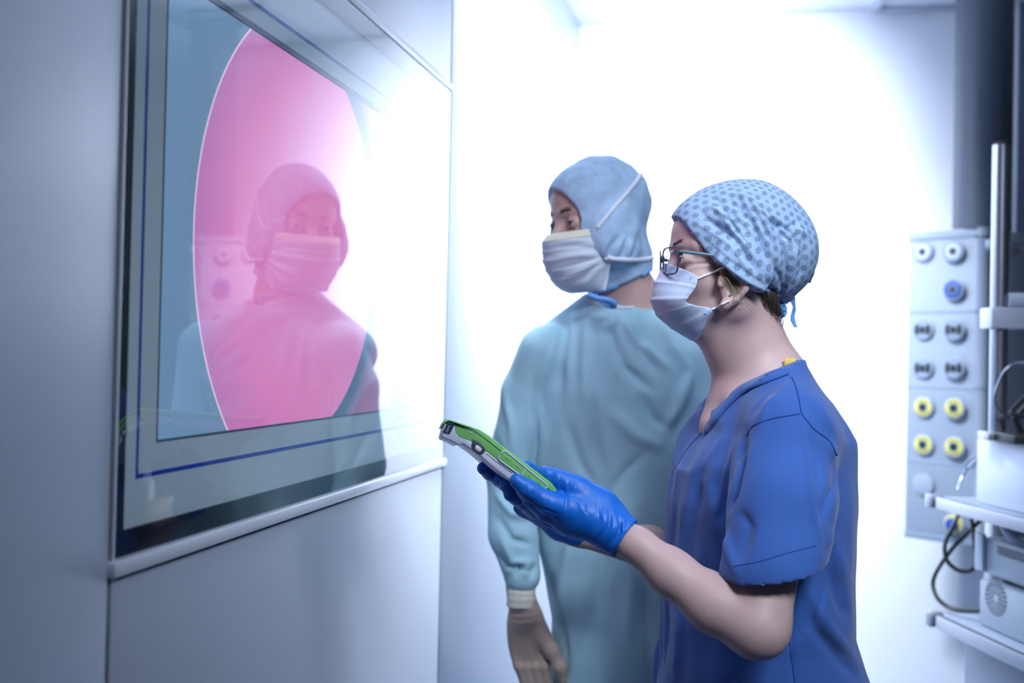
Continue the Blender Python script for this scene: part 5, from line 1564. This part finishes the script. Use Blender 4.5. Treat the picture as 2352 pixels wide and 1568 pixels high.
m = MB(); c = side(2252, 1255, 0.085); m.box(c-ZZ*0.012, axc, (0.016, 0.006, 0.045), 0.003); m.build('front_bezel', 'cabinet_white', u2, True, 40)
for a_ in (0.05, 0.34):
    for b_ in (0.04, 0.28):
        c = np.array([t2[0], t2[1], z3+0.007])+dc*a_-nc_*b_
        m = MB(); m.box(c, axc, (0.012, 0.012, 0.0075), 0.002); m.build('foot', 'rubber_black', u2, True, 40)
# black arm on a flat base on top of the white box
bb = at(2335, 994, 2.26)
arm = thing('monitor_arm', 'black angled arm on a flat black base on top of the white box', 'monitor arm', (bb[0], bb[1], z1))
m = MB(); m.box(np.array([bb[0], bb[1], z1+0.011])+RH*0.055, np.array([RH, FH, ZZ]), (0.085, 0.05, 0.011), 0.004); m.build('base', 'rubber_black', arm, True, 40)
q0 = np.array([bb[0], bb[1], z1+0.02])+RH*0.012
m = MB(); m.tube([q0, at(2330, 960, 2.26), at(2362, 925, 2.25)], 0.0075, 10); m.tube([at(2318, 948, 2.27), at(2375, 890, 2.25)], 0.0045, 10); m.tube([at(2320, 948, 2.26), at(2365, 958, 2.25)], 0.006, 10); m.build('strut', 'rubber_black', arm)

def cable(pts, r, label, matn='cable_black', grp=None, name='cable'):
    P = spline([at(x, y, z) for x, y, z in pts], 60)
    m = MB(); m.tube(P, r, 8); o = m.build(name, matn); tag(o, label, 'cable', grp); return o
k5 = lambda x, y, z: (2050+x/2.762, 1000+y/2.762, z)
cable([k5(425, 470, 2.62), k5(410, 520, 2.58), k5(365, 610, 2.52), k5(331, 700, 2.5), k5(345, 790, 2.49), k5(400, 846, 2.48), k5(460, 862, 2.47), k5(512, 842, 2.46), k5(532, 780, 2.46), k5(517, 650, 2.46), k5(498, 520, 2.5), k5(490, 470, 2.53)], 0.0055, 'black cable hanging in a short loop under the upper cart shelf')
cable([k5(610, 500, 2.50), k5(550, 545, 2.50), k5(480, 612, 2.50), k5(400, 692, 2.51), k5(328, 785, 2.52), k5(272, 880, 2.52), k5(257, 950, 2.52), k5(285, 1030, 2.50), k5(350, 1085, 2.48), k5(440, 1108, 2.45), k5(556, 1112, 2.41)], 0.0055, 'black cable sweeping in a wide curve down to the fan device')
cable([k5(535, 128, 2.46), k5(495, 148, 2.48), k5(462, 185, 2.5), k5(462, 207, 2.5), k5(490, 200, 2.49), k5(535, 165, 2.47)], 0.0030, 'thin grey cable coiled beside the white box', 'steel_dark')
cable([k5(540, 150, 2.47), k5(490, 195, 2.5), k5(445, 255, 2.52), k5(412, 345, 2.50)], 0.0030, 'thin grey cable trailing from the white box to the shelf edge', 'steel_dark')
cable([(2375, 838, 2.27), (2340, 832, 2.28), (2312, 846, 2.28), (2293, 880, 2.285), (2284, 915, 2.285), (2295, 945, 2.285), (2320, 960, 2.28), (2345, 962, 2.27)], 0.0028, 'thin grey cable arching in front of the steel pole', 'steel_dark')
cable([(2304, 1200, 2.36), (2312, 1222, 2.35), (2330, 1240, 2.33), (2362, 1256, 2.31)], 0.010, 'thick pale hose curving over the vented device', 'cabinet_white', None, 'hose')
